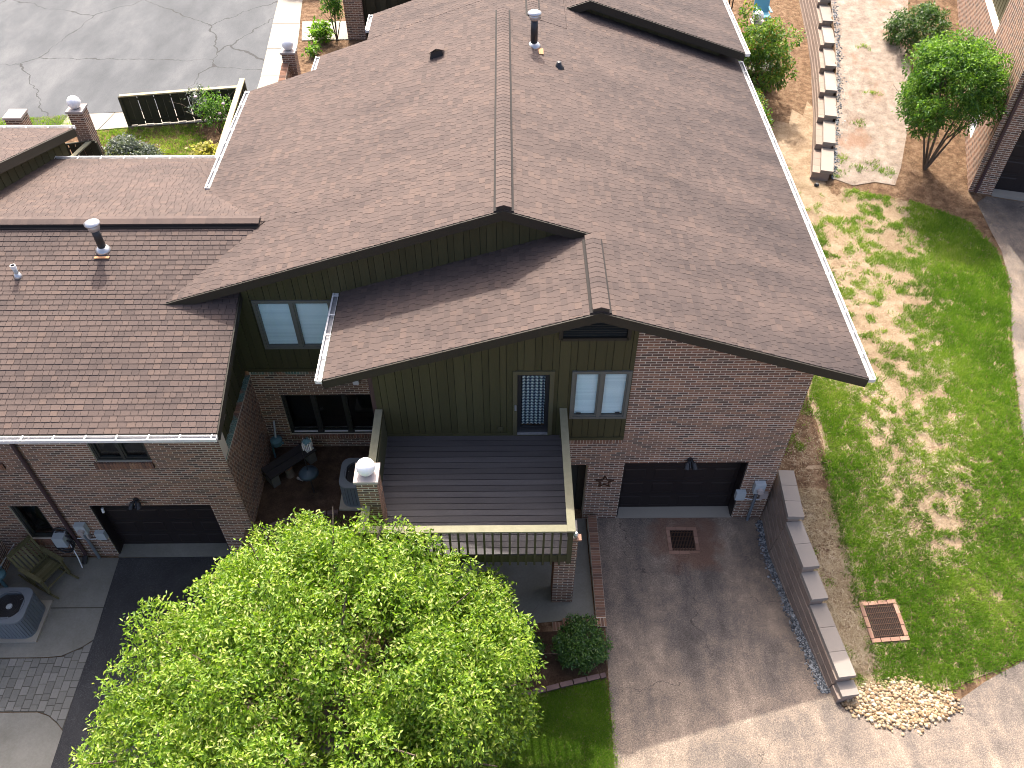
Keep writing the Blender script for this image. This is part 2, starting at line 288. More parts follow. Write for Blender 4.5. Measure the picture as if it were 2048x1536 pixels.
def clip(poly, a, b):
    """keep the part of poly left of a->b (2d)"""
    out = []; dx, dy = b[0]-a[0], b[1]-a[1]; side = lambda p: dx*(p[1]-a[1])-dy*(p[0]-a[0])
    for i in range(len(poly)):
        p, q = poly[i], poly[(i+1) % len(poly)]; sp, sq = side(p), side(q)
        if sp >= 0: out.append(p)
        if (sp >= 0) != (sq >= 0): k = sp/(sp-sq); out.append((p[0]+(q[0]-p[0])*k, p[1]+(q[1]-p[1])*k))
    return out
def area(p): return .5*sum(p[i][0]*p[(i+1) % len(p)][1]-p[(i+1) % len(p)][0]*p[i][1] for i in range(len(p)))
def ccw(p): return p if area(p) > 0 else p[::-1]
def convexclip(q, poly):
    for i in range(len(poly)):
        q = clip(q, poly[i], poly[(i+1) % len(poly)])
        if len(q) < 3: return None
    return q if area(q) > 1e-4 else None
class Frame:
    def __init__(s, O, U, W=V3(0, 0, 1)): s.O = Vector(O); s.U = Vector(U).normalized(); s.W = Vector(W).normalized(); s.N = s.U.cross(s.W)
    def p(s, u, w, d=0): return s.O+s.U*u+s.W*w+s.N*d
    def box(s, mb, u0, u1, w0, w1, d0, d1, t=0.): return mb.obox(s.O, s.U, s.W, s.N, (u0, u1), (w0, w1), (d0, d1), t)
    def part(s, name, mat, parent, u0, u1, w0, w1, d0, d1, t=0.): return s.box(MB(), u0, u1, w0, w1, d0, d1, t).build(name, mat, parent)
    def mat(s, u, w, d=0):
        m = Matrix.Identity(4)
        for i, a in enumerate((s.U, s.W, s.N)): m[0][i], m[1][i], m[2][i] = a
        m.translation = s.p(u, w, d); return m
def tiles(fr, poly, kind, out, seed=0):
    """lay bricks or shingles over a convex polygon in the frame's (u,w) plane"""
    poly = ccw(poly); us = [p[0] for p in poly]; ws = [p[1] for p in poly]; rnd = random.Random(seed)
    if kind == 'brick':
        pu, pw, w, h = .2134, .0677, .1975, .0495
        for r in range(int(math.floor(min(ws)/pw)), int(math.ceil(max(ws)/pw))):
            for c in range(int(math.floor(min(us)/pu))-1, int(math.ceil(max(us)/pu))+1):
                u0 = c*pu+(pu/2 if r % 2 else 0); w0 = r*pw+.005; hs = random.Random(r*7919+c*104729+seed*31).random()
                out.append((fr, poly, u0, w0, w, h, round((hs-.5)*8)/8*.9, .003, .003))
    elif kind == 'soldier':
        pu = .0677; w, h = .057, max(ws)-min(ws)-.01
        for c in range(int(math.floor(min(us)/pu)), int(math.ceil(max(us)/pu))):
            out.append((fr, poly, c*pu+.005, min(ws)+.005, w, h, (random.Random(c+seed).random()-.3)*.8, .008, .008))
    else:
        ex = .128; w0 = min(ws); r = 0
        while w0+r*ex < max(ws):
            u = min(us)-rnd.random()*.3
            while u < max(us):
                w = rnd.choice((.125, .15, .175, .2)); q = rnd.random(); tint = (rnd.choice((-.42, -.28, -.18, -.1)) if q < .4 else rnd.choice((-.04, .04, .12)) if q < .84 else rnd.choice((.24, .4)))
                out.append((fr, poly, u, w0+r*ex, w-.008, ex+.018, tint, .012+.003*(tint > 0), .001)); u += w
            r += 1
PM = {}
def lay(pieces, name, mat, parent, limit=300, rest=None):
    """the `limit` nearest whole pieces become objects that share meshes, the rest one joined part"""
    full = []; mb = MB()
    for pc in pieces:
        fr, poly, u, w0, w, h, ti, tl, tu = pc; q = [(u, w0), (u+w, w0), (u+w, w0+h), (u, w0+h)]; c = convexclip(q, poly)
        if not c: continue
        if len(c) == 4 and abs(area(c)-w*h) < 1e-6: full.append((pc, (fr.p(u, w0)-CAM).length))
        else: full.append((pc, 1e6, c))
    full.sort(key=lambda a: a[1]); n = 0
    for e in full:
        fr, poly, u, w0, w, h, ti, tl, tu = e[0]
        if e[1] < 1e5 and n < limit:
            k = (name, mat, round(w, 4), round(h, 4), round(ti, 3), tl)
            if k not in PM:
                m = MB(); b = [(0, 0, -.004), (w, 0, -.004), (w, h, -.004), (0, h, -.004)]; m.prism(b, [(0, 0, tl), (w, 0, tl), (w, h, tu), (0, h, tu)], ti, False)
                if not any(m.t): m.t = [1e-4]*len(m.t)
                PM[k] = m.mesh(name, mat)
            o = bpy.data.objects.new(name, PM[k]); COL.objects.link(o); o.matrix_world = fr.mat(u, w0); o.parent = parent; n += 1
        else:
            c = e[2] if len(e) > 2 else [(u, w0), (u+w, w0), (u+w, w0+h), (u, w0+h)]
            top = [fr.p(a, b, tl+(tu-tl)*(b-w0)/h) for a, b in c]; mb.prism([fr.p(a, b, -.004) for a, b in c], top, ti, False)
    if mb.f:
        o = mb.build(rest or name, mat, parent); o['kind'] = 'stuff'; return o
def rects(u0, u1, w0, w1, holes):
    """rectangle minus axis-aligned holes -> convex rectangles"""
    xs = sorted({u0, u1, *[min(max(a, u0), u1) for h in holes for a in h[:2]]}); out = []
    for a, b in zip(xs, xs[1:]):
        if b-a < 1e-4: continue
        segs = [(w0, w1)]
        for h in holes:
            if h[0] < b-1e-5 and h[1] > a+1e-5:
                segs = [s for lo, hi in segs for s in ((lo, min(hi, h[2])), (max(lo, h[3]), hi)) if s[1]-s[0] > 1e-4]
        out += [[(a, lo), (b, lo), (b, hi), (a, hi)] for lo, hi in segs]
    return out
def sheetpoly(poly, off, cell, H):
    bm = bmesh.new(); vs = [bm.verts.new((x, y, 0)) for x, y in poly]
    for tri in tessellate_polygon([[Vector((x, y, 0)) for x, y in poly]]): bm.faces.new([vs[i] for i in tri])
    xs = [p[0] for p in poly]; ys = [p[1] for p in poly]
    for ax, lo, hi in ((0, min(xs), max(xs)), (1, min(ys), max(ys))):
        k = math.floor(lo/cell)*cell+cell
        while k < hi:
            co = [0, 0, 0]; co[ax] = k; no = [0, 0, 0]; no[ax] = 1
            bmesh.ops.bisect_plane(bm, geom=bm.verts[:]+bm.edges[:]+bm.faces[:], plane_co=co, plane_no=no); k += cell
    for v in bm.verts: v.co.z = H(v.co.x, v.co.y)+off
    for f in bm.faces:
        if f.normal.z < 0: f.normal_flip()
    return bm
def sheet(name, poly, mat, off=.004, cell=.5, kind='structure', parent=None, H=None):
    bm = sheetpoly(poly, off, cell, H or GH); bm.normal_update()
    for f in bm.faces:
        if f.normal.z < 0: f.normal_flip()
    me = bpy.data.meshes.new(name); bm.to_mesh(me); bm.free(); me.materials.append(M[mat]); o = bpy.data.objects.new(name, me); COL.objects.link(o)
    if kind and parent is None: o['kind'] = kind
    return adopt(o, parent)
def vnoise(x, y, s=1., seed=0):
    x = np.asarray(x)*s; y = np.asarray(y)*s; xi = np.floor(x).astype(int); yi = np.floor(y).astype(int); fx = x-xi; fy = y-yi; fx = fx*fx*(3-2*fx); fy = fy*fy*(3-2*fy)
    h = lambda a, b: (np.sin(a*127.1+b*311.7+seed*17.3)*43758.5453) % 1.
    return (h(xi, yi)*(1-fx)+h(xi+1, yi)*fx)*(1-fy)+(h(xi, yi+1)*(1-fx)+h(xi+1, yi+1)*fx)*fy
def fbm(x, y, s=1., seed=0): return .5*vnoise(x, y, s, seed)+.3*vnoise(x, y, s*2.1, seed+1)+.2*vnoise(x, y, s*4.3, seed+2)
def inpoly(x, y, poly):
    x = np.asarray(x); y = np.asarray(y); r = np.zeros(x.shape, bool); n = len(poly)
    for i in range(n):
        (x1, y1), (x2, y2) = poly[i], poly[(i+1) % n]
        c = ((y1 > y) != (y2 > y)) & (x < (x2-x1)*(y-y1)/((y2-y1) if y2 != y1 else 1e-9)+x1); r ^= c
    return r
# ------------------------------------------------------------------ terrain height
RW = [(3.60, .25), (3.53, -1.0), (3.63, -2.1), (3.70, -2.75), (3.88, -4.3), (3.93, -4.66)]       # lower wall, inner face
UW = [(7.33, 11.5), (7.72, 12.9), (8.24, 14.9), (8.66, 16.8), (9.0, 18.5), (9.32, 20.4), (9.6, 22.3), (10.05, 25.2), (10.7, 29.)]
ip = lambda v, xs, ys: float(np.interp(v, xs, ys))
def rwx(y): return ip(-y, [-p[1] for p in RW], [p[0] for p in RW])
def uwx(y): return ip(y, [p[1] for p in UW], [p[0] for p in UW])
def drive_z(y): return ip(-y, [-1, .9, 5.0, 9, 40], [0, 0, .45, .72, 1.2])
def lawn_z(y): return ip(y, [-9, -6, -4.75, -4.2, -3.4, -2.7, -1.5, -.5, .5, 2, 5, 8, 12, 20, 40], [.7, .52, .44, .5, .58, .66, .82, 1.02, 1.22, 1.38, 1.52, 1.64, 1.76, 2.15, 2.4])
def path_z(y): return ip(y, [10.5, 11.6, 13, 15, 17, 20.4, 25, 32], [lawn_z(10.5), 1.9, 2.15, 2.58, 2.94, 3.46, 4.16, 5.16])
def sm(a, b, v): k = min(max((v-a)/(b-a), 0), 1); return k*k*(3-2*k)
def GH(x, y):
    if x > 3.3:
        if y > 10.5 and x > (uwx(y)+.28 if y > 11.45 else 7.6):
            return path_z(y)
        zl = lawn_z(y); zd = drive_z(y)
        if y > .2: return zl
        k = sm(rwx(max(y, -4.66))+.05, rwx(max(y, -4.66))+.22, x)
        return zd+(zl-zd)*k
    if y > 1.0 and x > -9.5: return 0 if y < 3 else ip(y, [3, 9, 12], [0, 1.4, 2.0])
    if y > 1.0: return ip(y, [1, 3, 9, 11], [-1.08, -.5, 1.6, 2.0])
    a = drive_z(y) if x > -.7 else drive_z(y)*(.45+.55*sm(-4, -.7, x))
    k = sm(-9.15, -8.75, x) if y > -.4 else (sm(-9.15, -8.75, x) if y > -.4 else sm(-9.1, -6.2, x))
    return -1.08+(a+1.08)*k
def terrain():
    xs = np.concatenate([np.linspace(-400, -24, 14), np.arange(-23, 22, .25), np.linspace(22, 400, 14)])
    ys = np.concatenate([np.linspace(-400, -16, 14), np.arange(-15, 32, .25), np.linspace(32, 400, 14)])
    V = np.array([(x, y, GH(x, y)-.012) for y in ys for x in xs]); nx = len(xs)
    F = np.array([(j*nx+i, j*nx+i+1, (j+1)*nx+i+1, (j+1)*nx+i) for j in range(len(ys)-1) for i in range(nx-1)])
    o = npmesh('ground', V, F, np.zeros(len(F)), 'straw', 4, True); o['kind'] = 'structure'
terrain()
# ------------------------------------------------------------------ pavements and soil
DRIVE = [(-.46, -.012), (3.4, -.012), (3.5, -1.0), (3.6, -2.1), (3.67, -2.75), (3.85, -4.3), (3.95, -4.75), (4.5, -4.98), (5.2, -5.06), (6.15, -4.72), (6.9, -4.3), (7.8, -3.9), (9.5, -3.5), (24, -3.2), (24, -30), (-.66, -30), (-.62, -5.7), (-.57, -4.2), (-.52, -3.0)]
sheet('driveway', DRIVE, 'drive', .006, .4)
sheet('neighbour_driveway', [(-12.03, -.32), (-9.2, -.3), (-9.2, -30), (-11.6, -30), (-11.92, -5.24)], 'drive_dark', .006, 1)
sheet('neighbour_patio', [(-14.6, -.24), (-12.034, -.32), (-11.99, -1.66), (-11.955, -2.44), (-12.15, -2.62), (-12.55, -2.83), (-12.9, -2.86), (-20, -2.86), (-20, -.24)], 'concrete', .008, 2)
sheet('patio_joint', [(-13.27, -1.64), (-11.987, -1.64), (-11.987, -1.665), (-13.27, -1.665)], 'joint', .013, 2)
sheet('paver_bed', [(-20, -2.875), (-12.9, -2.875), (-12.55, -2.845), (-12.15, -2.635), (-11.955, -2.455), (-11.93, -4.48), (-12.1, -4.33), (-12.35, -4.16), (-12.6, -4.08), (-20, -4.07)], 'joint', .003, 2)
sheet('lower_patio', [(-20, -4.09), (-12.6, -4.1), (-12.34, -4.18), (-12.09, -4.35), (-11.928, -4.5), (-11.9, -5.7), (-11.62, -30), (-20, -30)], 'concrete', .008, 2)
sheet('patio_joint', [(-12.95, -5.95), (-11.93, -5.3), (-11.93, -5.33), (-12.95, -5.98)], 'joint', .013, 2)
def pavers():
    bed = bpy.data.objects['paver_bed']; rnd = random.Random(4); x = -15.2
    hi = lambda v: ip(v, [-16, -12.9, -12.55, -12.15, -11.96], [-2.885, -2.885, -2.855, -2.645, -2.465]); lo = lambda v: ip(v, [-16, -12.6, -12.35, -12.1, -11.93], [-4.06, -4.07, -4.15, -4.32, -4.47])
    while x < -11.95:
        y = -4.6-rnd.random()*.2; x1 = min(x+.165, -11.952)
        while y < -2.4 and x1-x > .05:
            h = rnd.choice((.15, .2, .23, .27)); q = [(a, min(max(b, lo(a)), hi(a))) for a, b in ((x+.006, y+.006), (x1, y+.006), (x1, y+h-.006), (x+.006, y+h-.006))]
            if min(q[3][1]-q[0][1], q[2][1]-q[1][1]) > .025:
                MB().prism([(a, b, -1.08) for a, b in q], [(a, b, -1.071+rnd.random()*.003) for a, b in q], rnd.uniform(-.35, .35)).build('paver', 'paver', bed)
            y += h
        x += .171
pavers()
sheet('parking_lot', [(-90, 14.2), (-19.76, 15.0), (-15.5, 15.56), (-11.52, 16.1), (-11.38, 17.0), (-12.06, 24.7), (-13.2, 40), (-13.5, 90), (-90, 90)], 'lot', .006, 8)
def sidewalk():
    o = sheet('sidewalk', [(-20, 13.9), (-17.6, 14.05), (-15.55, 14.42), (-11.4, 14.95), (-10.6, 15.2), (-8.6, 15.4), (-8.6, 17.9), (-10.3, 18.0), (-11.03, 24.7), (-12.05, 24.7), (-11.4, 17.0), (-11.5, 16.06), (-15.5, 15.5), (-17.5, 15.34), (-20, 14.95)], 'joint', .010, 4)
    pan = [[(-17.6, 14.08), (-16.2, 14.3), (-16.0, 15.42), (-17.5, 15.3)], [(-16.17, 14.31), (-15.0, 14.5), (-14.7, 15.55), (-15.97, 15.42)], [(-14.97, 14.51), (-13.1, 14.75), (-13.0, 15.8), (-14.67, 15.56)], [(-13.07, 14.76), (-11.4, 14.97), (-11.52, 16.03), (-12.97, 15.8)],
           [(-11.38, 14.99), (-10.6, 15.2), (-10.45, 16.6), (-11.4, 16.6), (-11.48, 16.05)], [(-11.4, 16.63), (-10.45, 16.63), (-10.3, 18.0), (-11.47, 18.0)], [(-11.48, 18.03), (-10.3, 18.03), (-10.5, 20.2), (-11.66, 20.2)], [(-11.67, 20.23), (-10.52, 20.23), (-10.75, 22.4), (-11.85, 22.4)], [(-11.86, 22.43), (-10.77, 22.43), (-11.03, 24.7), (-12.04, 24.7)], [(-10.58, 15.2), (-8.6, 15.4), (-8.6, 17.9), (-10.28, 17.97), (-10.44, 16.6)], [(-10.45, 20.9), (-8.5, 21.0), (-8.55, 22.6), (-10.7, 22.6)]]
    for k, p in enumerate(pan):
        m = MB(); p = ccw(p); m.prism([(x, y, 2.0) for x, y in p], [(x, y, 2.025) for x, y in p], random.uniform(-.3, .3)); m.build('slab', 'concrete_light', o)
sidewalk()
sheet('porch_slab', [(-5.15, -.015), (-.73, -.015), (-.73, -2.7), (-1.9, -2.78), (-2.6, -3.0), (-5.15, -3.0)], 'concrete', .012, 1)
sheet('mulch_bed', [(-8.54, 2.25), (-5.22, 2.25), (-5.22, -.4), (-8.54, -.4)], 'mulch', .003, .6)
sheet('mulch_bed', [(-3.4, -3.03), (-.56, -2.97), (-.58, -4.05), (-1.5, -4.2), (-2.2, -4.35), (-3.6, -4.3)], 'mulch', .005, .3)
LAWN = [(4.05, -4.7), (3.98, -4.0), (3.95, -3.0), (3.85, -1.5), (3.8, .3), (3.46, .3), (3.46, 12), (5.5, 14), (7.2, 11.3), (10.0, 10.3), (11.3, 9.3), (11.6, 8.0), (11.4, 6.6), (10.5, 4.2), (9.7, 1.6), (9.3, -.5), (8.9, -2.6), (8.3, -3.6), (7.3, -4.05), (6.2, -4.4), (5.0, -4.75)]
sheet('lawn', LAWN, 'turf', .004, .4)
sheet('gravel_path', [(7.68, 11.45), (8.3, 11.1), (9.0, 11.25), (9.6, 11.1), (10.0, 11.9), (11.2, 15.0), (12.1, 19.), (13.9, 25), (15, 29), (11.1, 29), (10.4, 25.2), (9.95, 22.3), (9.35, 18.5), (8.6, 14.9), (8.05, 12.9)], 'gravel_path', .006, .4)
sheet('dry_yard', [(4.5, 7.8), (5.4, 9.6), (7.5, 11.3), (8.0, 13.6), (8.4, 15.5), (8.62, 16.4), (8.2, 15.6), (8.05, 16.1), (7.7, 15.2), (7.4, 15.6), (7.1, 14.7), (6.7, 14.9), (6.2, 14.1), (5.2, 13.2), (4.4, 12.4)], 'turf', .008, .4)
sheet('side_driveway', [(12.3, 10.6), (24, 7.5), (24, -3.2), (9.0, -3.2), (9.35, -.5), (9.75, 1.6), (10.55, 4.2), (11.45, 6.6), (11.75, 8.0), (11.8, 9.0), (11.9, 10.3)], 'drive', .006, 1)
# ------------------------------------------------------------------ building parts
def plane_frame(O, U, W): return Frame(O, U, W)
def touw(fr, pts):
    out = []
    for x, y in pts:
        n = fr.N; z = fr.O.z-(n.x*(x-fr.O.x)+n.y*(y-fr.O.y))/n.z; q = V3(x, y, z)-fr.O; out.append((q.dot(fr.U), q.dot(fr.W)))
    return out
def roofside(root, fr, polys, pcs, thick=.16, name='roof', seed=1):
    m = MB()
    for pl in polys:
        uw = ccw(touw(fr, pl)); m.prism([fr.p(u, w, -thick) for u, w in uw], [fr.p(u, w, -.001) for u, w in uw]); tiles(fr, uw, 'shingle', pcs, seed); seed += 1
    return m.build(name, 'underlay', root)
def masonry(root, fr, polys, pcs, thick=.3, seed=0, name='wall', soldier=()):
    m = MB()
    for pl in polys:
        pl = ccw(pl); m.prism([fr.p(u, w, -thick) for u, w in pl], [fr.p(u, w, 0) for u, w in pl]); tiles(fr, pl, 'brick', pcs, seed)
    return m.build(name, 'mortar', root)
def siding(root, fr, polys, wid=(.2, .13), thick=.2, seed=0, name='siding', mat='siding', back='groove'):
    m = MB(); rnd = random.Random(seed); us = [p[0] for pl in polys for p in pl]; w_ = [p[1] for pl in polys for p in pl]
    for pl in polys: pl = ccw(pl); m.prism([fr.p(u, w, -thick) for u, w in pl], [fr.p(u, w, 0) for u, w in pl])
    o = m.build(name, back, root); u = min(us); k = 0
    while u < max(us):
        wd = wid[k % len(wid)]; ti = rnd.uniform(-.25, .25); th = .022 if k % 2 == 0 else .012
        for pl in polys:
            c = convexclip([(u+.004, min(w_)), (u+wd-.004, min(w_)), (u+wd-.004, max(w_)), (u+.004, max(w_))], ccw(pl))
            if c and area(c) > .004: MB().prism([fr.p(a, e, -.002) for a, e in c], [fr.p(a, e, th) for a, e in c], ti).build('board', mat, o)
        u += wd; k += 1
    return o
def window(root, fr, u0, u1, w0, w1, n=2, frame='greyframe', blind=True, depth=.0, fw=.06, sillw=0, name='window', inner='interior', lift=.02):
    m = MB(); d1 = depth+lift; d0 = depth-.07
    for a in ((u0, u0+fw, w0, w1), (u1-fw, u1, w0, w1), (u0+fw, u1-fw, w0, w0+fw), (u0+fw, u1-fw, w1-fw, w1)): fr.box(m, *a, d0, d1)
    pw = (u1-u0)/n
    for k in range(1, n): fr.box(m, u0+k*pw-fw*.55, u0+k*pw+fw*.55, w0+fw, w1-fw, d0, d1)
    o = m.build(name, frame, root)
    for k in range(n):
        a, b = u0+k*pw+(fw if k == 0 else fw*.55), u0+(k+1)*pw-(fw if k == n-1 else fw*.55); s = MB(); sw = .035
        for q in ((a, a+sw, w0+fw, w1-fw), (b-sw, b, w0+fw, w1-fw), (a+sw, b-sw, w0+fw, w0+fw+sw), (a+sw, b-sw, w1-fw-sw, w1-fw)): fr.box(s, *q, d0+.01, d1-.022)
        s.build('sash', frame, o); fr.part('pane', 'glass', o, a+sw, b-sw, w0+fw+sw, w1-fw-sw, depth-.045, depth-.039)
        if blind:
            s = MB(); h = .05; z = w0+fw+sw+.01; s2 = z
            while z < w1-fw-.01:
                s.face([fr.p(a+.005, z, depth-.052), fr.p(b-.005, z, depth-.052), fr.p(b-.005, z+h*.93, depth-.085), fr.p(a+.005, z+h*.93, depth-.085)], random.uniform(-.25, .25)); z += h
            s.build('blind', 'blind', o)
            if blind == 'crank': fr.part('window_crank', 'black', o, (a+b)/2-.05+(.12 if k else -.12), (a+b)/2+.05+(.12 if k else -.12), w0+fw+sw+.03, w0+fw+sw+.055, depth-.03, depth-.012)
    r = MB()
    r.face([fr.p(u0, w0, depth-.5), fr.p(u1, w0, depth-.5), fr.p(u1, w1, depth-.5), fr.p(u0, w1, depth-.5)])
    for (a, b, c, d) in ((u0, w0, u1, w0), (u1, w0, u1, w1), (u1, w1, u0, w1), (u0, w1, u0, w0)): r.face([fr.p(a, b, depth-.06), fr.p(c, d, depth-.06), fr.p(c, d, depth-.5), fr.p(a, b, depth-.5)])
    r.build('room_behind', inner, o)
    return o
def garage_door(root, fr, u0, u1, w0, w1, d):
    o = fr.part('garage_door', 'garage', root, u0, u1, w0, w1, d-.04, d); cw = (u1-u0)/4; rh = (w1-w0)/4
    for r in range(4):
        fr.part('section_line', 'black', o, u0, u1, w0+r*rh-.006, w0+r*rh+.006, d, d+.003) if r else None
        for c in range(4):
            m = MB(); a, b, e, g = u0+c*cw+.09, u0+(c+1)*cw-.09, w0+r*rh+.08, w0+(r+1)*rh-.08; i = .035
            m.prism([fr.p(a, e, d-.002), fr.p(b, e, d-.002), fr.p(b, g, d-.002), fr.p(a, g, d-.002)], [fr.p(a+i, e+i, d+.009), fr.p(b-i, e+i, d+.009), fr.p(b-i, g-i, d+.009), fr.p(a+i, g-i, d+.009)], random.uniform(-.2, .2)); m.build('panel', 'garage', o)
    return o
def gutter(root, a, b, out, name='gutter', strap=.61):
    """open trough from a to b, `out` points away from the roof"""
    a = Vector(a); b = Vector(b); d = (b-a).normalized(); out = Vector(out); up = V3(0, 0, 1); m = MB(); L = (b-a).length
    def seg(o0, o1, z0, z1): 
        p = lambda q, o, z: q+out*o+up*z
        m.prism([p(a, o0, z0), p(a, o1, z0), p(a, o1, z1), p(a, o0, z1)], [p(b, o0, z0), p(b, o1, z0), p(b, o1, z1), p(b, o0, z1)])
    seg(.118, .13, -.06, .02); seg(.10, .117, .006, .019); seg(0, .117, -.075, -.065); seg(0, .01, -.064, .01)
    for q, s in ((a, 1), (b, -1)):
        p = lambda o, z, k: q+d*(k*s)+out*o+up*z
        m.prism([p(.011, -.064, .001), p(.117, -.064, .001), p(.117, .004, .001), p(.011, .004, .001)], [p(.011, -.064, .012), p(.117, -.064, .012), p(.117, .004, .012), p(.011, .004, .012)])
    o = m.build(name, 'gutter', root); t_ = MB(); p = lambda q, o_, z: q+out*o_+up*z
    t_.prism([p(a+d*.02, .012, -.063), p(a+d*.02, .116, -.063), p(a+d*.02, .116, -.05), p(a+d*.02, .012, -.05)], [p(b-d*.02, .012, -.063), p(b-d*.02, .116, -.063), p(b-d*.02, .116, -.05), p(b-d*.02, .012, -.05)]); t_.build('trough', 'gutter_in', o)
    n = int(L/strap)
    for k in range(n+1):
        c = a+d*(.1+k*(L-.2)/max(n, 1)); s = MB(); p = lambda o_, z, w_: c+d*w_+out*o_+up*z
        s.prism([p(-.01, .012, -.014), p(.13, .022, -.014), p(.13, .022, .014), p(-.01, .012, .014)], [p(-.01, .02, -.014), p(.13, .03, -.014), p(.13, .03, .014), p(-.01, .02, .014)]); s.build('hanger', 'gutter', o)
    return o
def ridge(root, a, b, slope, name='ridge_vent', cross=None, wd=.15, h=.1):
    """raised ridge vent covered with folded cap shingles"""
    a = Vector(a); b = Vector(b); d = (b-a).normalized(); r = d.cross(V3(0, 0, 1)).normalized(); up = V3(0, 0, 1); m = MB()
    prof = [(-wd+.015, -slope*wd-.0), (0, -.0), (wd-.015, -slope*wd)]; q = [(-wd+.015, -slope*wd+h-.012), (0, h-.012), (wd-.015, -slope*wd+h-.012)]
    ring = [(x, z) for x, z in prof]+[(x, z) for x, z in q[::-1]]
    m.prism([a+r*x+up*z for x, z in ring], [b+r*x+up*z for x, z in ring])
    o2_ = MB()
    for s in (-1, 1):
        q = [(s*(wd-.014), -slope*(wd-.014)), (s*(wd+.045), -slope*(wd+.045)), (s*(wd+.045), -slope*(wd+.045)+.03), (s*(wd-.014), -slope*(wd-.014)+.03)]; o2_.prism([a+r*x+up*z for x, z in q], [b+r*x+up*z for x, z in q])
    o = m.build(name, 'black', root); o2_.build('vent_flange', 'underlay', o)
    k = ('cap', slope, wd); L = (b-a).length; n = int(L/.142)
    for ti in range(6):
        if (k, ti) not in PM:
            c = MB(); lo = .007; P = lambda x, y, e: (x, y, h-slope*abs(x)+e)
            c.prism([P(-wd, 0, -.01), P(0, 0, -.01), P(0, .16, -.012), P(-wd, .16, -.012)], [P(-wd, 0, lo), P(0, 0, lo), P(0, .16, .001), P(-wd, .16, .001)], (ti-2.5)*.1)
            c.prism([P(0, 0, -.01), P(wd, 0, -.01), P(wd, .16, -.012), P(0, .16, -.012)], [P(0, 0, lo), P(wd, 0, lo), P(wd, .16, .001), P(0, .16, .001)], (ti-2.5)*.1); PM[(k, ti)] = c.mesh('cap_shingle', 'shingle')
    for i in range(n):
        ob = bpy.data.objects.new('cap_shingle', PM[(k, random.randrange(6))]); COL.objects.link(ob); c = a+d*(i*L/n); mt = Matrix.Identity(4)
        for j, ax in enumerate((r, d, up)): mt[0][j], mt[1][j], mt[2][j] = ax
        mt.translation = c; ob.matrix_world = mt; ob.parent = o
    return o
def board_along(root, a, b, thick_dir, th, h, name='fascia', mat='fascia', drop=.005):
    """board hanging under the edge a-b, h deep, th thick outwards"""
    a = Vector(a); b = Vector(b); n = Vector(thick_dir); up = V3(0, 0, 1); m = MB()
    m.prism([a-up*drop, b-up*drop, b-up*(drop+h), a-up*(drop+h)], [a+n*th-up*drop, b+n*th-up*drop, b+n*th-up*(drop+h), a+n*th-up*(drop+h)]); return m.build(name, mat, root)
# ------------------------------------------------------------------ the townhouse in the middle
XM, ZM, XR, ZR, XE, XL, XG = -2.611, 7.385, -.898, 6.815, 4.36, -6.08, -9.75
SR, SLW, SLL = .3327, .326, .322
zr = lambda x: ZM-SR*(x-XM); zll = lambda x: ZR+SLW*(x-XR); zl = lambda x: ZM+SLL*(x-XM)
home = thing('townhouse', 'brick and olive siding townhouse with wide brown shingle roof in the middle', 'house', (-1, 0, 0))
FR = Frame((XE, 0, zr(XE)), (0, 1, 0), (-1, 0, SR)); FLL = Frame((XL, 0, zll(XL)), (0, -1, 0), (1, 0, SLW)); FL = Frame((XG, 0, zl(XG)), (0, -1, 0), (1, 0, SLL))
sh = []
roof = roofside(home, FR, [[(XM, 1.983), (XR, 1.983), (XR, 11.03), (XM, 11.03)], [(XR, -.29), (XE, -.29), (XE, 12.9), (XR, 12.9)]], sh, seed=10)
roofside(home, FLL, [[(XL, -.29), (XR, -.29), (XR, 2.28), (XL, 2.28)]], sh, seed=30)
roofside(home, FL, [[(-9.8, 1.983), (XM, 1.983), (XM, 4.0), (-7.86, 4.0)], [(-7.86, 4.0), (XM, 4.0), (XM, 11.03), (XG, 11.03), (XG, 5.7)]], sh, seed=50)
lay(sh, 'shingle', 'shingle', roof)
ridge(home, (XM, 1.99, ZM), (XM, 10.98, ZM), .33); ridge(home, (XR, -.285, ZR), (XR, 1.86, ZR), .33)
nf = V3(0, -1, 0)
for a, b, y in (((XL, zll(XL)), (XR, ZR), -.29), ((XR, ZR), (XE, zr(XE)), -.29), ((-9.74, zl(-9.74)), (XM, ZM), 1.983), ((XM, ZM), (XR+.0, ZR), 1.983)):
    board_along(home, (a[0], y, a[1]), (b[0], y, b[1]), nf, .035, .21); 
board_along(home, (XE, -.29, zr(XE)), (XE, 12.9, zr(XE)), V3(1, 0, 0), .03, .18); board_along(home, (XL, -.29, zll(XL)), (XL, 2.27, zll(XL)), V3(-1, 0, 0), .03, .18)
board_along(home, (XG, 6.2, zl(XG)), (XG, 11.03, zl(XG)), V3(-1, 0, 0), .03, .18); board_along(home, (XG, 11.03, zl(XG)), (XM, 11.03, ZM), V3(0, 1, 0), .03, .18)
gutter(home, (XE+.03, -.31, zr(XE)-.02), (XE+.03, 12.8, zr(XE)-.02), V3(1, 0, 0)); gutter(home, (XL-.03, -.31, zll(XL)-.02), (XL-.03, 2.25, zll(XL)-.02), V3(-1, 0, 0)); gutter(home, (XG-.03, 6.25, zl(XG)-.02), (XG-.03, 11.05, zl(XG)-.02), V3(-1, 0, 0))
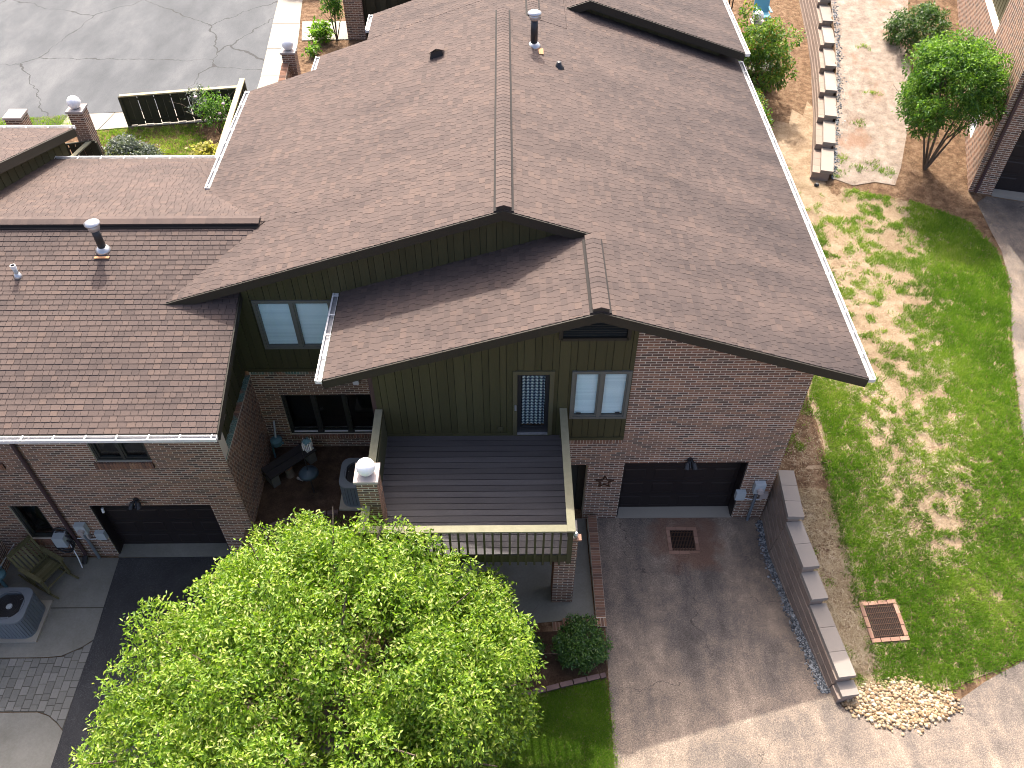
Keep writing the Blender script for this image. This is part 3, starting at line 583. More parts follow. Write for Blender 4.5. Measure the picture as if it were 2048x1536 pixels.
# walls: front face y = 0 (u = x, w = z)
F0 = Frame((0, 0, 0), (1, 0, 0)); und = lambda f, x: f(x)-.175
bk = []
garage_hole = (0, 2.74, -.3, 2.11); entry_hole = (-1.75, -.8, -.3, 2.06)
pol = rects(-1.3, 3.446, -.25, 2.80, [garage_hole, entry_hole]) + [[(-.11, 2.80), (3.446, 2.80), (3.446, und(zr, 3.446)), (-.11, und(zr, -.11))]] + rects(-5.21, -1.3, -.25, 2.80, [entry_hole])
wall = masonry(home, F0, pol, bk, .3, 1)
# right end wall, recess wall, hidden walls
F2 = Frame((0, 2.27, 0), (1, 0, 0)); glass_hole = (-7.99, -5.745, .47, 1.93)
masonry(home, F2, rects(-8.56, -5.215, -.2, 2.66, [glass_hole]), bk, .25, 3)
masonry(home, Frame((3.446, 0, 0), (0, 1, 0)), [[(.302, .2), (12.4, 1.2), (12.4, 4.95), (.302, 4.95)]], bk, .25, 4)
FW = Frame((-5.21, 0, 0), (0, -1, 0)); siding(home, FW, [[(-2.25, 2.8), (-.21, 2.8), (-.21, und(zll, -5.21)), (-2.25, und(zll, -5.21))]], seed=4); masonry(home, FW, [[(-2.25, -.2), (-.302, -.2), (-.302, 2.79), (-2.25, 2.79)]], bk, .2, 5)
lay(bk, 'brick', 'brick', wall)
sb = []; tiles(F0, [(-1.3, 2.80), (-.11, 2.80), (-.11, 2.955), (-1.3, 2.955)], 'soldier', sb, 3); so_ = MB(); F0.box(so_, -1.3, -.112, 2.802, 2.953, -.25, .004); so_ = so_.build('soldier_course', 'mortar', home); lay(sb, 'soldier_brick', 'brick', so_)
sb = []; tiles(F2, [(-8.5, 2.66), (-5.25, 2.66), (-5.25, 2.76), (-8.5, 2.76)], 'soldier', sb, 5); so_ = MB(); F2.box(so_, -8.55, -5.22, 2.662, 2.758, -.2, .02); so_ = so_.build('soldier_course', 'mortar', home); lay([(fr, p, a, b, c, d, e, .03, .03) for fr, p, a, b, c, d, e, f_, g_ in sb], 'soldier_brick', 'mossy_brick', so_)
# front siding (window and door cut out) up to the gable
top = lambda x: und(zll, x) if x < XR else und(zr, x)
wh = (-1.297, -.13, 3.655, 5.05); dh = (-2.452, -1.64, 3.15, 5.06); vh = (-1.54, -.31, 5.93, 6.24)
pol = rects(-5.21, -.11, 2.965, 5.2, [wh, dh])
def gable(u0, u1, w0): return [(u0, w0), (u1, w0), (u1, top(u1)), (u0, top(u0))]
pol += [[(-5.21, 5.2), (-5.0, 5.2), (-5.21, top(-5.21))]] if top(-5.21) > 5.2 else []
xx = XR+(5.2+.175-ZR)/SLW
pol = [p for p in pol]
pol += [[(xx, 5.2), (-1.54, 5.2), (-1.54, top(-1.54))], [(-.31, 5.2), (-.11, 5.2), (-.11, top(-.11)), (-.31, top(-.31))], [(-1.54, 5.2), (-.31, 5.2), (-.31, 5.93), (-1.54, 5.93)]]
cut = []
for p in pol:      # keep the boards under the left rake
    c = convexclip(ccw(p), ccw([(-5.3, 2.9), (-.1, 2.9), (-.1, top(-.1)), (XR, top(XR)), (-5.3, top(-5.3))]))
    if c: cut.append(c)
siding(home, F0, cut, (.21, .13), .2, 1)
F0.part('base_board', 'siding', home, -5.2, -2.46, 2.97, 3.2, .024, .04); F0.part('base_board', 'siding', home, -1.63, -.115, 2.962, 3.04, .024, .045)
# gable vent with louvres
vt = MB()
for a, b in (((-1.56, 5.91), (-.29, 5.91)), ((-.29, 5.91), (-.29, 6.26)), ((-.29, 6.26), (XR, 6.5)), ((XR, 6.5), (-1.56, 6.26)), ((-1.56, 6.26), (-1.56, 5.91))): vt.bar(F0.p(a[0], a[1], .03), F0.p(b[0], b[1], .03), .07, .05, up=V3(0, -1, 0))
vt = vt.build('gable_vent', 'fascia', home); m = MB(); m.prism([F0.p(*q, -.12) for q in ((-1.54, 5.93), (-.31, 5.93), (-.31, 6.24), (XR, 6.46), (-1.54, 6.24))], [F0.p(*q, -.1) for q in ((-1.54, 5.93), (-.31, 5.93), (-.31, 6.24), (XR, 6.46), (-1.54, 6.24))]); m.build('vent_back', 'interior', vt)
for k in range(7):
    z = 5.95+k*.062; hw = .6 if z < 6.22 else .6*(6.46-z)/.24
    if hw > .05: mm = MB(); mm.prism([F0.p(XR-.03-hw, z, -.06), F0.p(XR-.03+hw, z, -.06), F0.p(XR-.03+hw, z-.03, .01), F0.p(XR-.03-hw, z-.03, .01)], [F0.p(XR-.03-hw, z+.012, -.06), F0.p(XR-.03+hw, z+.012, -.06), F0.p(XR-.03+hw, z-.018, .012), F0.p(XR-.03-hw, z-.018, .012)]); mm.build('louvre', 'bronze', vt)
window(home, F0, *wh, 2, 'greyframe', 'crank', .03)
# patio door with gingham curtain
dr = MB()
for a in ((-2.452, -2.365, 3.14, 5.06), (-1.727, -1.64, 3.14, 5.06), (-2.365, -1.727, 4.975, 5.06), (-2.365, -1.727, 3.14, 3.17)): F0.box(dr, *a, -.05, .05)
dr = dr.build('patio_door', 'trim_tan', home); m = MB()
for a in ((-2.364, -2.29, 3.172, 4.974), (-1.80, -1.728, 3.172, 4.974), (-2.289, -1.801, 4.90, 4.974), (-2.289, -1.801, 3.172, 3.36)): F0.box(m, *a, -.045, 0)
m.build('door_leaf', 'black', dr); F0.part('pane', 'glass', dr, -2.289, -1.801, 3.36, 4.90, -.03, -.024); F0.part('threshold', 'steel', dr, -2.36, -1.73, 3.172, 3.19, .002, .06); F0.part('door_handle', 'steel', dr, -2.42, -2.38, 3.95, 4.1, .05, .075)
m = MB(); n = 26; pts = [(-2.275+.46*k/n, -.06+.012*math.sin(k*1.5)) for k in range(n+1)]
for (a, d1), (b, d2) in zip(pts, pts[1:]): m.face([F0.p(a, 3.4, d1), F0.p(b, 3.4, d2), F0.p(b, 4.9, d2), F0.p(a, 4.9, d1)])
m.build('curtain', 'gingham', dr, True); m = MB(); m.face([F0.p(-2.4, 3.14, -.3), F0.p(-1.7, 3.14, -.3), F0.p(-1.7, 5.05, -.3), F0.p(-2.4, 5.05, -.3)]); m.build('room_behind', 'interior', dr)
# outlet box on siding
F0.part('outlet_cover', 'olivewood', home, -2.77, -2.66, 3.3, 3.4, .024, .07)
# garage and apron
garage_door(home, F0, .0, 2.74, 0.02, 2.11, -.302)
boxpart('garage_apron', 'concrete_light', home, .005, 2.735, -.01, .30, -.1, .022)
m = MB(); F0.box(m, -.0, .03, .02, 2.11, -.29, -.02); F0.box(m, 2.71, 2.74, .02, 2.11, -.29, -.02); F0.box(m, .03, 2.71, 2.08, 2.11, -.29, -.02); m.build('garage_jamb', 'garage', home)
# entry door under the deck, with round plate
ed = F0.part('entry_door', 'bronze', home, -1.75, -.8, 0.02, 2.06, -.34, -.302); F0.part('door_rail', 'fascia', ed, -.97, -.81, .02, 2.06, -.30, -.26)
m = MB(); fc = F0.p(-1.03, 1.93, -.28); m.tube([fc, fc+V3(0, -.015, 0)], .055, 16); m.build('round_plaque', 'white', ed)
# recess windows: upper three with blinds, lower three dark glass
siding(home, F2, [p for p in [convexclip(ccw(q), ccw([(-8.9, 2.76), (-5.3, 2.76), (XR, und(zr, XR)+.0), (XM, und(zl, XM)), (-8.9, und(zl, -8.9))])) for q in rects(-8.9, -5.3, 2.76, 5.0, [(-8.0, -5.5, 3.5, 4.93)])+[[(-8.9, 5.0), (-.9, 5.0), (-.9, 7.4), (-8.9, 7.4)]]] if p], (.2, .13), .15, 7)
F2.part('base_board', 'siding', home, -8.55, -5.3, 2.762, 2.86, .024, .04)
window(home, F2, -8.0, -5.5, 3.5, 4.93, 3, 'greyframe', True, .03)
window(home, F2, -7.99, -5.745, .47, 1.93, 3, 'bronze', False, -.05, .05)
for k in range(3): F2.part('door_track', 'white', home, -7.9+k*.755, -7.32+k*.755, .545, .565, -.04, -.012)
sb = []; tiles(F2, [(-7.99, .36), (-5.75, .36), (-5.75, .468), (-7.99, .468)], 'soldier', sb, 9); so_ = MB(); F2.box(so_, -7.99, -5.75, .362, .435, -.04, .05); so_ = so_.build('window_sill', 'mortar', home); lay([(fr, p, a, b, c, d, e, .058, .058) for fr, p, a, b, c, d, e, f_, g_ in sb], 'sill_brick', 'brick', so_)
F2.part('vent_cover', 'white', home, -6.17, -6.04, 2.36, 2.5, .012, .09)
MB().tube([(-5.27, 2.1, 2.75), (-5.27, 2.1, .1)], .035, 8).build('downspout', 'downspout', home)
MB().box(-5.30, -5.215, -.0, .08, 3.0, 5.0).build('corner_board', 'downspout', home)
# back-left side wall under the long gutter
siding(home, Frame((-9.4, 0, 0), (0, -1, 0)), [[(-11.0, 2.0), (-5.9, 2.0), (-5.9, 5.0), (-11.0, 5.0)]], seed=8)
# flood lamp, star, meters on the front wall
def flood(p, label):
    t = thing('flood_light', label, 'wall light', p, 'flood lights above the garage doors'); x, y, z = p
    MB().tube([(x, y+.012, z), (x, y-.03, z)], .06, 14).build('base_plate', 'black', t)
    for s in (-1, 1): MB().tube([(x+s*.02, y-.03, z), (x+s*.07, y-.09, z-.03), (x+s*.1, y-.2, z-.11)], [.018, .05, .062], 12).build('lamp_head', 'black', t)
    MB().tube([(x, y-.03, z-.03), (x, y-.09, z-.09), (x, y-.14, z-.13)], [.025, .03, .04], 10).build('motion_sensor', 'black', t)
flood((1.42, -.012, 2.24), 'small black twin flood light above the garage door of the middle townhouse')
def star():
    m = MB(); c = V3(-.389, -.02, 1.465); P = [V3(c.x+(.21 if k % 2 == 0 else .085)*math.sin(k*math.pi/5), -.03, c.z+(.21 if k % 2 == 0 else .085)*math.cos(k*math.pi/5)) for k in range(10)]
    for k in range(10): m.bar(P[k], P[(k+1) % 10], .022, .022, up=V3(0, -1, 0))
    tag(m.build('metal_star', 'rust', None, loc=tuple(c)), 'rusty open metal star hung on brick beside the garage', 'star')
star()
def meterset(x, y, z0, label, flip=1):
    t = thing('electric_meter', label, 'electric meter', (x, y, z0)); F = Frame((x, y, 0), (1, 0, 0))
    F.part('meter_box', 'metalgrey', t, -.1, .14, z0+1.12, z0+1.45, .01, .14); MB().tube([F.p(.03, z0+1.26, .14), F.p(.03, z0+1.26, .22)], [.075, .07], 16).build('meter_glass', 'palestone', t)
    MB().tube([F.p(-.0, z0+1.12, .09), F.p(-.0, z0+.02, .09)], .035, 8).build('conduit', 'acgrey', t)
    F.part('junction_box', 'metalgrey', t, -.36*flip-.1, -.36*flip+.12, z0+.85, z0+1.12, .01, .12); F.part('cable_box', 'palestone', t, .1*flip, .1*flip+.18, z0+.86, z0+1.04, .01, .1)
    MB().tube([F.p(-.3, z0+.84, .05), F.p(.0, z0+.78, .05), F.p(.2, z0+.8, .05)], .012, 6).build('cable', 'white', t)
meterset(3.1, -.0, 0, 'grey electric meter box with conduit on brick at the right of the garage')
# ------------------------------------------------------------------ neighbour house on the left
YS, ZS, SN = 4.0, 5.69, .297
YE = -.86; zs = lambda y: ZS-SN*(YS-y); zn = lambda y: ZS-SN*(y-YS); YN = 8.95; XK = -8.2
nb = thing('townhouse', 'left brick townhouse with low front gutter and brown shingle roof behind the big tree', 'house', (-11, 0, -1.08))
FS = Frame((0, YE, zs(YE)), (1, 0, 0), (0, 1, SN)); FN = Frame((0, YN, zn(YN)), (-1, 0, 0), (0, -1, SN)); sh = []
nroof = roofside(nb, FS, [[(-17.5, YE), (XK, YE), (XK, 2.3), (-17.5, 2.3)], [(-17.5, 2.3), (-9.35, 2.3), (-7.9, YS), (-17.5, YS)]], sh, seed=70)
roofside(nb, FN, [[(-17.5, YS), (-7.86, YS), (-9.0, 6.6), (-17.5, 6.6)], [(-17.5, 6.6), (-9.5, 6.6), (-9.5, YN), (-17.5, YN)]], sh, seed=80)
sh = [(q[0], q[1], q[2], q[3], q[4], q[5], .95 if (q[0] is FS and -14.6 < q[2] < -13.35 and .38 < q[3] < .8 and random.random() < .75) else q[6], q[7], q[8]) for q in sh]
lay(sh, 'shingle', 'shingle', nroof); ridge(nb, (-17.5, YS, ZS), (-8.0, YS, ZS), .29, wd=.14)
board_along(nb, (XK, YE, zs(YE)), (XK, 3.0, zs(3.0)), V3(1, 0, 0), .03, .2); board_along(nb, (-17.5, YE, zs(YE)), (XK, YE, zs(YE)), V3(0, -1, 0), .03, .18)
gutter(nb, (-17.5, YE-.03, zs(YE)-.02), (XK+.02, YE-.03, zs(YE)-.02), V3(0, -1, 0)); gutter(nb, (-17.5, YN+.03, zn(YN)-.02), (-9.75, YN+.03, zn(YN)-.02), V3(0, 1, 0))
m = MB(); m.prism([(-17.5, YE, zs(YE)-.2), (XK, YE, zs(YE)-.2), (XK, -.2, zs(YE)-.2), (-17.5, -.2, zs(YE)-.2)], [(-17.5, YE, zs(YE)-.18), (XK, YE, zs(YE)-.18), (XK, -.2, zs(YE)-.18), (-17.5, -.2, zs(YE)-.18)]); m.build('soffit', 'fascia', nb)
FNB = Frame((0, -.234, 0), (1, 0, 0)); bk = []
gh = (-12.06, -9.31, -1.3, .99); w1 = (-11.3, -10.12, 2.58, 3.7); w1b = (-15.2, -14.35, 2.58, 3.7); w2 = (-13.88, -13.2, -.34, 1.0)
nwall = masonry(nb, FNB, rects(-16, -8.562, -1.3, 3.98, [gh, w1, w2, (-14.35-.85, -13.35, 2.58, 3.7)]), bk, .3, 11)
FSD = Frame((-8.56, 0, 0), (0, 1, 0)); masonry(nb, FSD, [[(-.232, -1.2), (2.26, -.3), (2.26, 2.62), (-.232, 2.62)]], bk, .25, 12)
FJ = Frame((-14.62, 0, 0), (0, 1, 0)); masonry(nb, FJ, [[(-3.0, -1.2), (-.24, -1.2), (-.24, 3.9), (-3.0, 3.9)]], bk, .25, 13)
lay(bk, 'brick', 'brick', nwall)
siding(nb, Frame((-8.67, 0, 0), (0, 1, 0)), [[(-.215, 2.66), (2.268, 2.66), (2.268, zs(2.27)-.17), (-.215, zs(-.215)-.17)]], seed=14)
sb = []; FLD = Frame((-8.67, 0, 2.632), (0, -1, 0), (1, 0, -.12)); tiles(FLD, [(-2.26, .0), (.23, .0), (.23, .13), (-2.26, .13)], 'soldier', sb, 2); m = MB(); m.box(-8.67, -8.545, -.235, 2.262, 2.58, 2.612); ld = m.build('brick_ledge', 'mortar', nb); lay(sb, 'ledge_brick', 'mossy_brick', ld)
for wnd, nsash in ((w1, 2), ((-15.2, -13.35, 2.58, 3.7), 2)): window(nb, FNB, *wnd, nsash, 'bronze', False, -.06, .05)
window(nb, FNB, *w2, 1, 'bronze', False, -.06, .05)
for a, b, z in ((-11.36, -10.12, 2.58), (-15.2, -13.3, 2.58), (-13.9, -13.18, -.34)):
    sb = []; F = Frame((0, -.234, 0), (1, 0, 0)); tiles(F, [(a, z-.19), (b, z-.19), (b, z-.002), (a, z-.002)], 'soldier', sb, 4); m = MB(); F.box(m, a, b, z-.19, z-.05, -.1, .03); s_ = m.build('window_sill', 'mortar', nb); lay([(fr, p, q, r, c, d, e, .045, .04) for fr, p, q, r, c, d, e, f_, g_ in sb], 'sill_brick', 'brick', s_)
garage_door(nb, FNB, -12.06, -9.31, -1.06, .99, -.302); boxpart('garage_apron', 'concrete', nb, -12.055, -9.315, -.30, .07, -1.2, -1.058)
m = MB(); FNB.box(m, -12.06, -12.03, -1.06, .99, -.29, -.02); FNB.box(m, -9.34, -9.31, -1.06, .99, -.29, -.02); FNB.box(m, -12.03, -9.34, .96, .99, -.29, -.02); m.build('garage_jamb', 'garage', nb)
MB().tube([(-11.87, -.16, .62), (-11.87, -.13, .74)], .03, 8).build('keypad', 'white', nb)
MB().tube([(-12.78, -1.0, 4.0), (-12.78, -.4, 3.75), (-12.78, -.3, 3.5), (-12.8, -.3, -.9), (-12.8, -.36, -1.02)], .042, 8).build('downspout', 'downspout', nb)
MB().tube([(-12.8, -.33, -.95), (-12.8, -.5, -1.03)], .06, 8).build('drain_boot', 'black', nb)
flood((-10.9, -.246, 1.24), 'small black twin flood light above the garage door of the left townhouse')
meterset(-12.5, -.236, -1.08, 'grey electric meter box between downspout and garage of the left townhouse', -1)
# ------------------------------------------------------------------ units behind the middle house
ru = thing('townhouse', 'next brown roofed townhouse unit adjoining the back of the middle roof', 'house', (0, 16, 2)); sh = []
X2 = -1.8; Z2 = zr(X2); XE2 = -8.12; s2 = .333; zl2 = lambda x: Z2+s2*(x-X2); F2L = Frame((XE2, 0, zl2(XE2)), (0, -1, 0), (1, 0, s2)); FR2 = Frame((XE, 0, zr(XE)), (0, 1, 0), (-1, 0, SR))
rroof = roofside(ru, F2L, [[(XE2, 11.055), (X2, 11.055), (X2, 13.3), (XE2, 13.3)], [(-6.65, 13.32), (X2, 13.32), (X2, 15.1), (-6.65, 15.1)], [(-5.4, 15.12), (X2, 15.12), (X2, 22), (-5.4, 22)]], sh, seed=90)
roofside(ru, FR2, [[(X2, 11.055), (XR-.01, 11.055), (XR-.01, 14), (X2, 14)]], sh, seed=95)
ridge(ru, (X2, 11.15, Z2), (X2, 14, Z2), .33)
gutter(ru, (XE2-.02, 12.2, zl2(XE2)-.02), (XE2-.02, 13.3, zl2(XE2)-.02), V3(-1, 0, 0)); gutter(ru, (-6.67, 14.0, zl2(-6.65)-.02), (-6.67, 15.1, zl2(-6.65)-.02), V3(-1, 0, 0)); gutter(ru, (-5.42, 15.9, zl2(-5.4)-.02), (-5.42, 18, zl2(-5.4)-.02), V3(-1, 0, 0))
board_along(ru, (XE2, 13.3, zl2(XE2)), (X2, 13.3, Z2), V3(0, 1, 0), .03, .2); boxpart('wall', 'siding', ru, -7.6, 3.4, 11.2, 13.1, 2, 4.85)
# raised gable on the right
XP, YP = -.19, 12.4; ZP = 7.02; XQ = 4.42; sq = .333; zq = lambda x: ZP-sq*abs(x-XP); FQR = Frame((XQ, 0, zq(XQ)), (0, 1, 0), (-1, 0, sq)); FQL = Frame((-1.3, 0, zq(-1.3)), (0, -1, 0), (1, 0, sq))
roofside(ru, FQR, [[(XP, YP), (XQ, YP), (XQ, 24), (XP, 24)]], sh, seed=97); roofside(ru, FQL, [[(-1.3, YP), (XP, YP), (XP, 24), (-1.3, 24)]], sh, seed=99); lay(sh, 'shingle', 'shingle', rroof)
board_along(ru, (XP, YP, ZP), (XQ, YP, zq(XQ)), nf, .04, .23); board_along(ru, (-1.3, YP, zq(-1.3)), (XP, YP, ZP), nf, .04, .23); board_along(ru, (-1.3, YP, zq(-1.3)), (-1.3, 20, zq(-1.3)), V3(-1, 0, 0), .03, .2)
gutter(ru, (XQ+.03, YP-.03, zq(XQ)-.02), (XQ+.03, 24, zq(XQ)-.02), V3(1, 0, 0)); gutter(ru, (-1.33, YP-.03, zq(-1.3)-.02), (-1.33, 18, zq(-1.3)-.02), V3(-1, 0, 0))
siding(ru, Frame((0, YP+.26, 0), (1, 0, 0)), [[(-1.1, 4.5), (3.75, 4.5), (3.75, zq(3.75)-.16), (XP, ZP-.16), (-1.1, zq(-1.1)-.16)]], seed=21)
boxpart('wall', 'siding', ru, 3.5, 3.74, YP+.7, 24, 2, 5.2)
# ------------------------------------------------------------------ corner of the roof far left
fl = thing('townhouse', 'roof corner of the unit behind the left townhouse, cut by the left edge', 'house', (-18, 10, 2)); sh = []
FF = Frame((0, 10.0, 4.55), (-1, 0, 0), (0, -1, .333)); zf = lambda y: 4.55+.333*(10.0-y)
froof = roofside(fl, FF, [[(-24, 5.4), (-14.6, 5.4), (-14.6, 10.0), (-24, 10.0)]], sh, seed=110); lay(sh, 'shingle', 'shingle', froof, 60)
board_along(fl, (-14.6, 5.4, zf(5.4)), (-14.6, 10.0, 4.55), V3(1, 0, 0), .04, .24); gutter(fl, (-24, 10.03, 4.53), (-14.6, 10.03, 4.53), V3(0, 1, 0))
siding(fl, Frame((-14.9, 0, 0), (0, 1, 0)), [[(5.5, 2.0), (9.8, 2.0), (9.8, zf(9.8)-.17), (5.5, zf(5.5)-.17)]], seed=23)
# ------------------------------------------------------------------ brick building at the right edge
rb = thing('brick_building', 'brick building with olive upper wall and garage cut by the right edge', 'house', (11.82, 10.85, 1.75)); A = math.radians(-15.)
UX = V3(math.cos(A), math.sin(A), 0); UY = V3(-math.sin(A), math.cos(A), 0); c0 = V3(11.82, 10.85, 0); FB = Frame(c0, UX); FBS = Frame(c0, -UY); bk = []
rwall = masonry(rb, FB, rects(.002, 6, 1.5, 8.2, [(.68, 3.4, 1.4, 3.95)]), bk, .3, 31)
hole2 = (-2.7, -1.9, 2.5, 3.9); sidh = (-7.2, -3.9, 5.0, 8.2); masonry(rb, FBS, rects(-11, -.002, 1.5, 8.2, [hole2, sidh]), bk, .25, 32); lay(bk, 'brick', 'brick', rwall)
siding(rb, Frame(c0+UX*.25, -UY), rects(-7.2, -3.9, 5.0, 8.2, [(-6.0, -4.9, 5.9, 7.4)]), seed=25)
window(rb, Frame(c0+UX*.25, -UY), -6.0, -4.9, 5.9, 7.4, 1, 'white', True, .03, .09); window(rb, FBS, *hole2, 1, 'white', True, -.06, .08)
garage_door(rb, FB, .68, 3.4, 1.77, 3.95, -.3); FB.part('garage_apron', 'concrete_light', rb, .69, 3.4, 1.6, 1.79, -.29, .05); MB().tube([FB.p(.2, 8.2, .05), FB.p(.2, 1.8, .05)], .05, 8).build('downspout', 'downspout', rb)
# ------------------------------------------------------------------ deck
dk = thing('deck', 'raised dark plank deck with pale weathered handrail outside the patio door', 'deck', (-3.3, -1.5, 0)); DX0, DX1, DY0 = -5.14, -1.44, -2.93
y = -.03; k = 0
while y-.142 > DY0-.03:
    m = MB(); m.box(DX0, DX1, y-.132, y, 3.095, 3.13, random.uniform(-.35, .35)); m.build('deck_board', 'deck', dk); y -= .145
for a in ((DX0, DX1, DY0-.0, DY0+.04), (DX0, DX1, -.07, -.03)): boxpart('rim_joist', 'olivewood', dk, a[0], a[1], a[2]-.0, a[3], 2.87, 3.09)
for x in np.linspace(DX0+.02, DX1-.02, 9): boxpart('joist', 'olivewood', dk, x-.02, x+.02, DY0+.045, -.075, 2.9, 3.09)
for x, y0, y1 in ((-5.175, -2.985, -2.40), (-5.175, -1.94, -.03), (-1.43, -2.985, -.03)): boxpart('handrail', 'rail', dk, x-.075, x+.075, y0+(.0 if y0 < -2.9 else 0), y1, 3.935, 3.975)
boxpart('handrail', 'rail', dk, -5.098, -1.507, -2.985, -2.84, 3.933, 3.973)
for x in np.arange(-5.02, -1.5, .155):
    boxpart('baluster', 'olivewood', dk, x-.019, x+.019, DY0-.042, DY0-.002, 2.82, 3.93)
for yy in np.arange(-2.7, -.2, .155):
    for xx_ in (-5.165, -1.415): 
        if not (xx_ < -3 and -2.45 < yy < -1.9): boxpart('baluster', 'olivewood', dk, xx_-.019, xx_+.019, yy-.019, yy+.019, 2.9, 3.934)
for x, yv in ((-5.15, -2.9), (-1.43, -2.9), (-1.43, -.08), (-5.15, -.08)): boxpart('newel_post', 'olivewood', dk, x-.045, x+.045, yv-.045, yv+.045, 2.82, 3.932)
boxpart('guard_panel', 'olivewood', dk, -5.09, -5.075, -1.9, -.1, 3.15, 3.9)
boxpart('beam', 'olivewood', dk, DX0, DX1, -2.2, -2.06, 2.66, 2.868)
MB().lathe((-1.34, -2.95, 3.74), [(.03, 0), (.045, .05), (.045, .1), (.02, .14)], 10).build('corner_lamp', 'steel', dk); boxpart('lamp_bracket', 'clay', dk, -1.33, -1.24, -3.03, -2.9, 3.72, 3.76)
def brickshaft(root, x0, x1, y0, y1, z0, z1, seed, limit=300, name='shaft'):
    b = []; m = MB().box(x0, x1, y0, y1, z0, z1); o = m.build(name, 'mortar', root)
    for O, U, L in (((x0, y0, 0), (1, 0, 0), x1-x0), ((x1, y0, 0), (0, 1, 0), y1-y0), ((x0, y1, 0), (0, -1, 0), y1-y0), ((x1, y1, 0), (-1, 0, 0), x1-x0)):
        F = Frame(O, U); tiles(F, [(0, z0), (L, z0), (L, z1), (0, z1)], 'brick', b, seed)
    lay(b, 'brick', 'brick', o, limit); return o
col = thing('brick_column', 'square brick column holding up the right front of the deck', 'column', (-1.41, -2.07, 0)); brickshaft(col, -1.63, -1.19, -2.28, -1.85, 0.0, 2.655, 41)
def pillar(x, y, z0, zc, wd, label, globe=None, group='brick lamp pillars', wing=False):
    t = thing('brick_pillar', label, 'pillar', (x, y, z0), group); h = wd/2
    brickshaft(t, x-h, x+h, y-h, y+h, z0, zc-.06, int(x*13+y*7), 60); boxpart('cap', 'palestone', t, x-h-.035, x+h+.035, y-h-.035, y+h+.035, zc-.058, zc)
    if globe:
        r = globe; MB().lathe((x, y, zc), [(r*.45, 0), (r*.45, .03), (r*.3, .05)], 16).build('globe_base', 'black', t)
        MB().lathe((x, y, zc+r*.95), [(r*math.cos(a), r*math.sin(a)) for a in np.linspace(-1.35, 1.5, 14)], 24).build('globe', 'globe', t, True)
    return t
pillar(-5.09, -2.2, -.1, 4.72, .37, 'brick pillar with white globe lamp rising through the left deck rail', .17)
pillar(-15.3, 11.86, 2.0, 4.15, .42, 'brick pillar with white globe lamp behind the left townhouse roof', .19)
p2 = pillar(-9.7, 15.8, 2.0, 4.05, .42, 'brick pillar with white globe lamp beside the rear sidewalk', .19)
b = []; m = MB(); m.prism([(-9.95, 15.58, 2.0), (-9.72, 15.58, 2.0), (-9.72, 13.2, 2.0), (-9.95, 13.2, 2.0)], [(-9.95, 15.58, 3.7), (-9.72, 15.58, 3.7), (-9.72, 13.2, 3.2), (-9.95, 13.2, 3.2)]); wg = m.build('wing_wall', 'mortar', p2)
FWG = Frame((-9.72, 13.2, 0), (0, 1, 0)); tiles(FWG, [(0, 2.0), (2.38, 2.0), (2.38, 3.69), (0, 3.19)], 'brick', b, 3); FWT = Frame((-9.95, 13.2, 3.2), (0, 2.38, .5), (-1, 0, 0)); FWT = Frame((-9.72, 13.2, 3.2), (0, 2.38, .5), (-1, 0, 0)); tiles(FWT, [(0, 0), (2.43, 0), (2.43, .23), (0, .23)], 'soldier', b, 6); lay(b, 'brick', 'brick', wg, 120)
pillar(-17.9, 13.0, 2.0, 3.35, .5, 'short capped brick pillar without lamp at the far left edge')
pillar(6.6, 19.1, 2.0, 3.5, .4, 'pillar with white globe lamp among the nandina at the back right', .19)
pb = thing('brick_pillar', 'plain brick wall end beside the rear dark fence at the top edge', 'pillar', (-8.3, 21.3, 2.0)); brickshaft(pb, -8.65, -7.95, 21.0, 21.5, 2.0, 4.6, 77, 80)
# ------------------------------------------------------------------ rear fences
def fence(name, label, a, b, z0, z1, n, capw=.14, group=None, mat='fencewood', bw=.14, cap='fencecap', tops=None):
    a = Vector(a); b = Vector(b); t = thing(name, label, 'fence', (a.x, a.y, z0)); d = (b-a); L = d.length; d.normalize(); nrm = V3(d.y, -d.x, 0); pitch_ = L/n
    for k in range(n):
        c = a+d*((k+.5)*pitch_); o_ = .02 if k % 2 else -.02; zt = z1+(tops[1]-tops[0])*(k+.5)/n if tops else z1; m = MB(); r = nrm*.012; e = d*(bw/2); s = nrm*o_
        P = lambda sg, rr, z: (*(c+e*sg+s+r*rr).to_2d(), z)
        m.prism([P(-1, -1, z0+.05), P(1, -1, z0+.05), P(1, 1, z0+.05), P(-1, 1, z0+.05)], [P(-1, -1, zt-.03), P(1, -1, zt-.03), P(1, 1, zt-.03), P(-1, 1, zt-.03)], random.uniform(-.4, .4)); m.build('board', mat, t)
    for z in (z0+.2, z1-.15): MB().bar((a.x, a.y, z), (b.x, b.y, z), .016, .07).build('rail', mat, t)
    za, zb = (z1, z1) if not tops else (z1, z1+tops[1]-tops[0]); MB().bar((a.x, a.y, za), (b.x, b.y, zb), capw, .045).build('cap_rail', cap, t)
    for q in (a, b): MB().box(q.x-.05, q.x+.05, q.y-.05, q.y+.05, z0, z1-.03).build('post', mat, t)
fence('wood_fence', 'dark board fence with tan cap rail along the rear sidewalk', (-15.2, 14.55, 0), (-11.27, 15.15, 0), 2.0, 3.1, 15, bw=.25)
fence('wood_fence', 'dark board fence with tan cap running back to the long white gutter', (-11.22, 15.1, 0), (-10.95, 10.3, 0), 2.0, 3.4, 32, .17, bw=.12, tops=(3.4, 3.4))
fence('wood_fence', 'tall dark board fence beside the brick wall end at the top edge', (-7.9, 21.2, 0), (-5.4, 21.2, 0), 2.0, 4.2, 12, .12, bw=.225, cap='white')
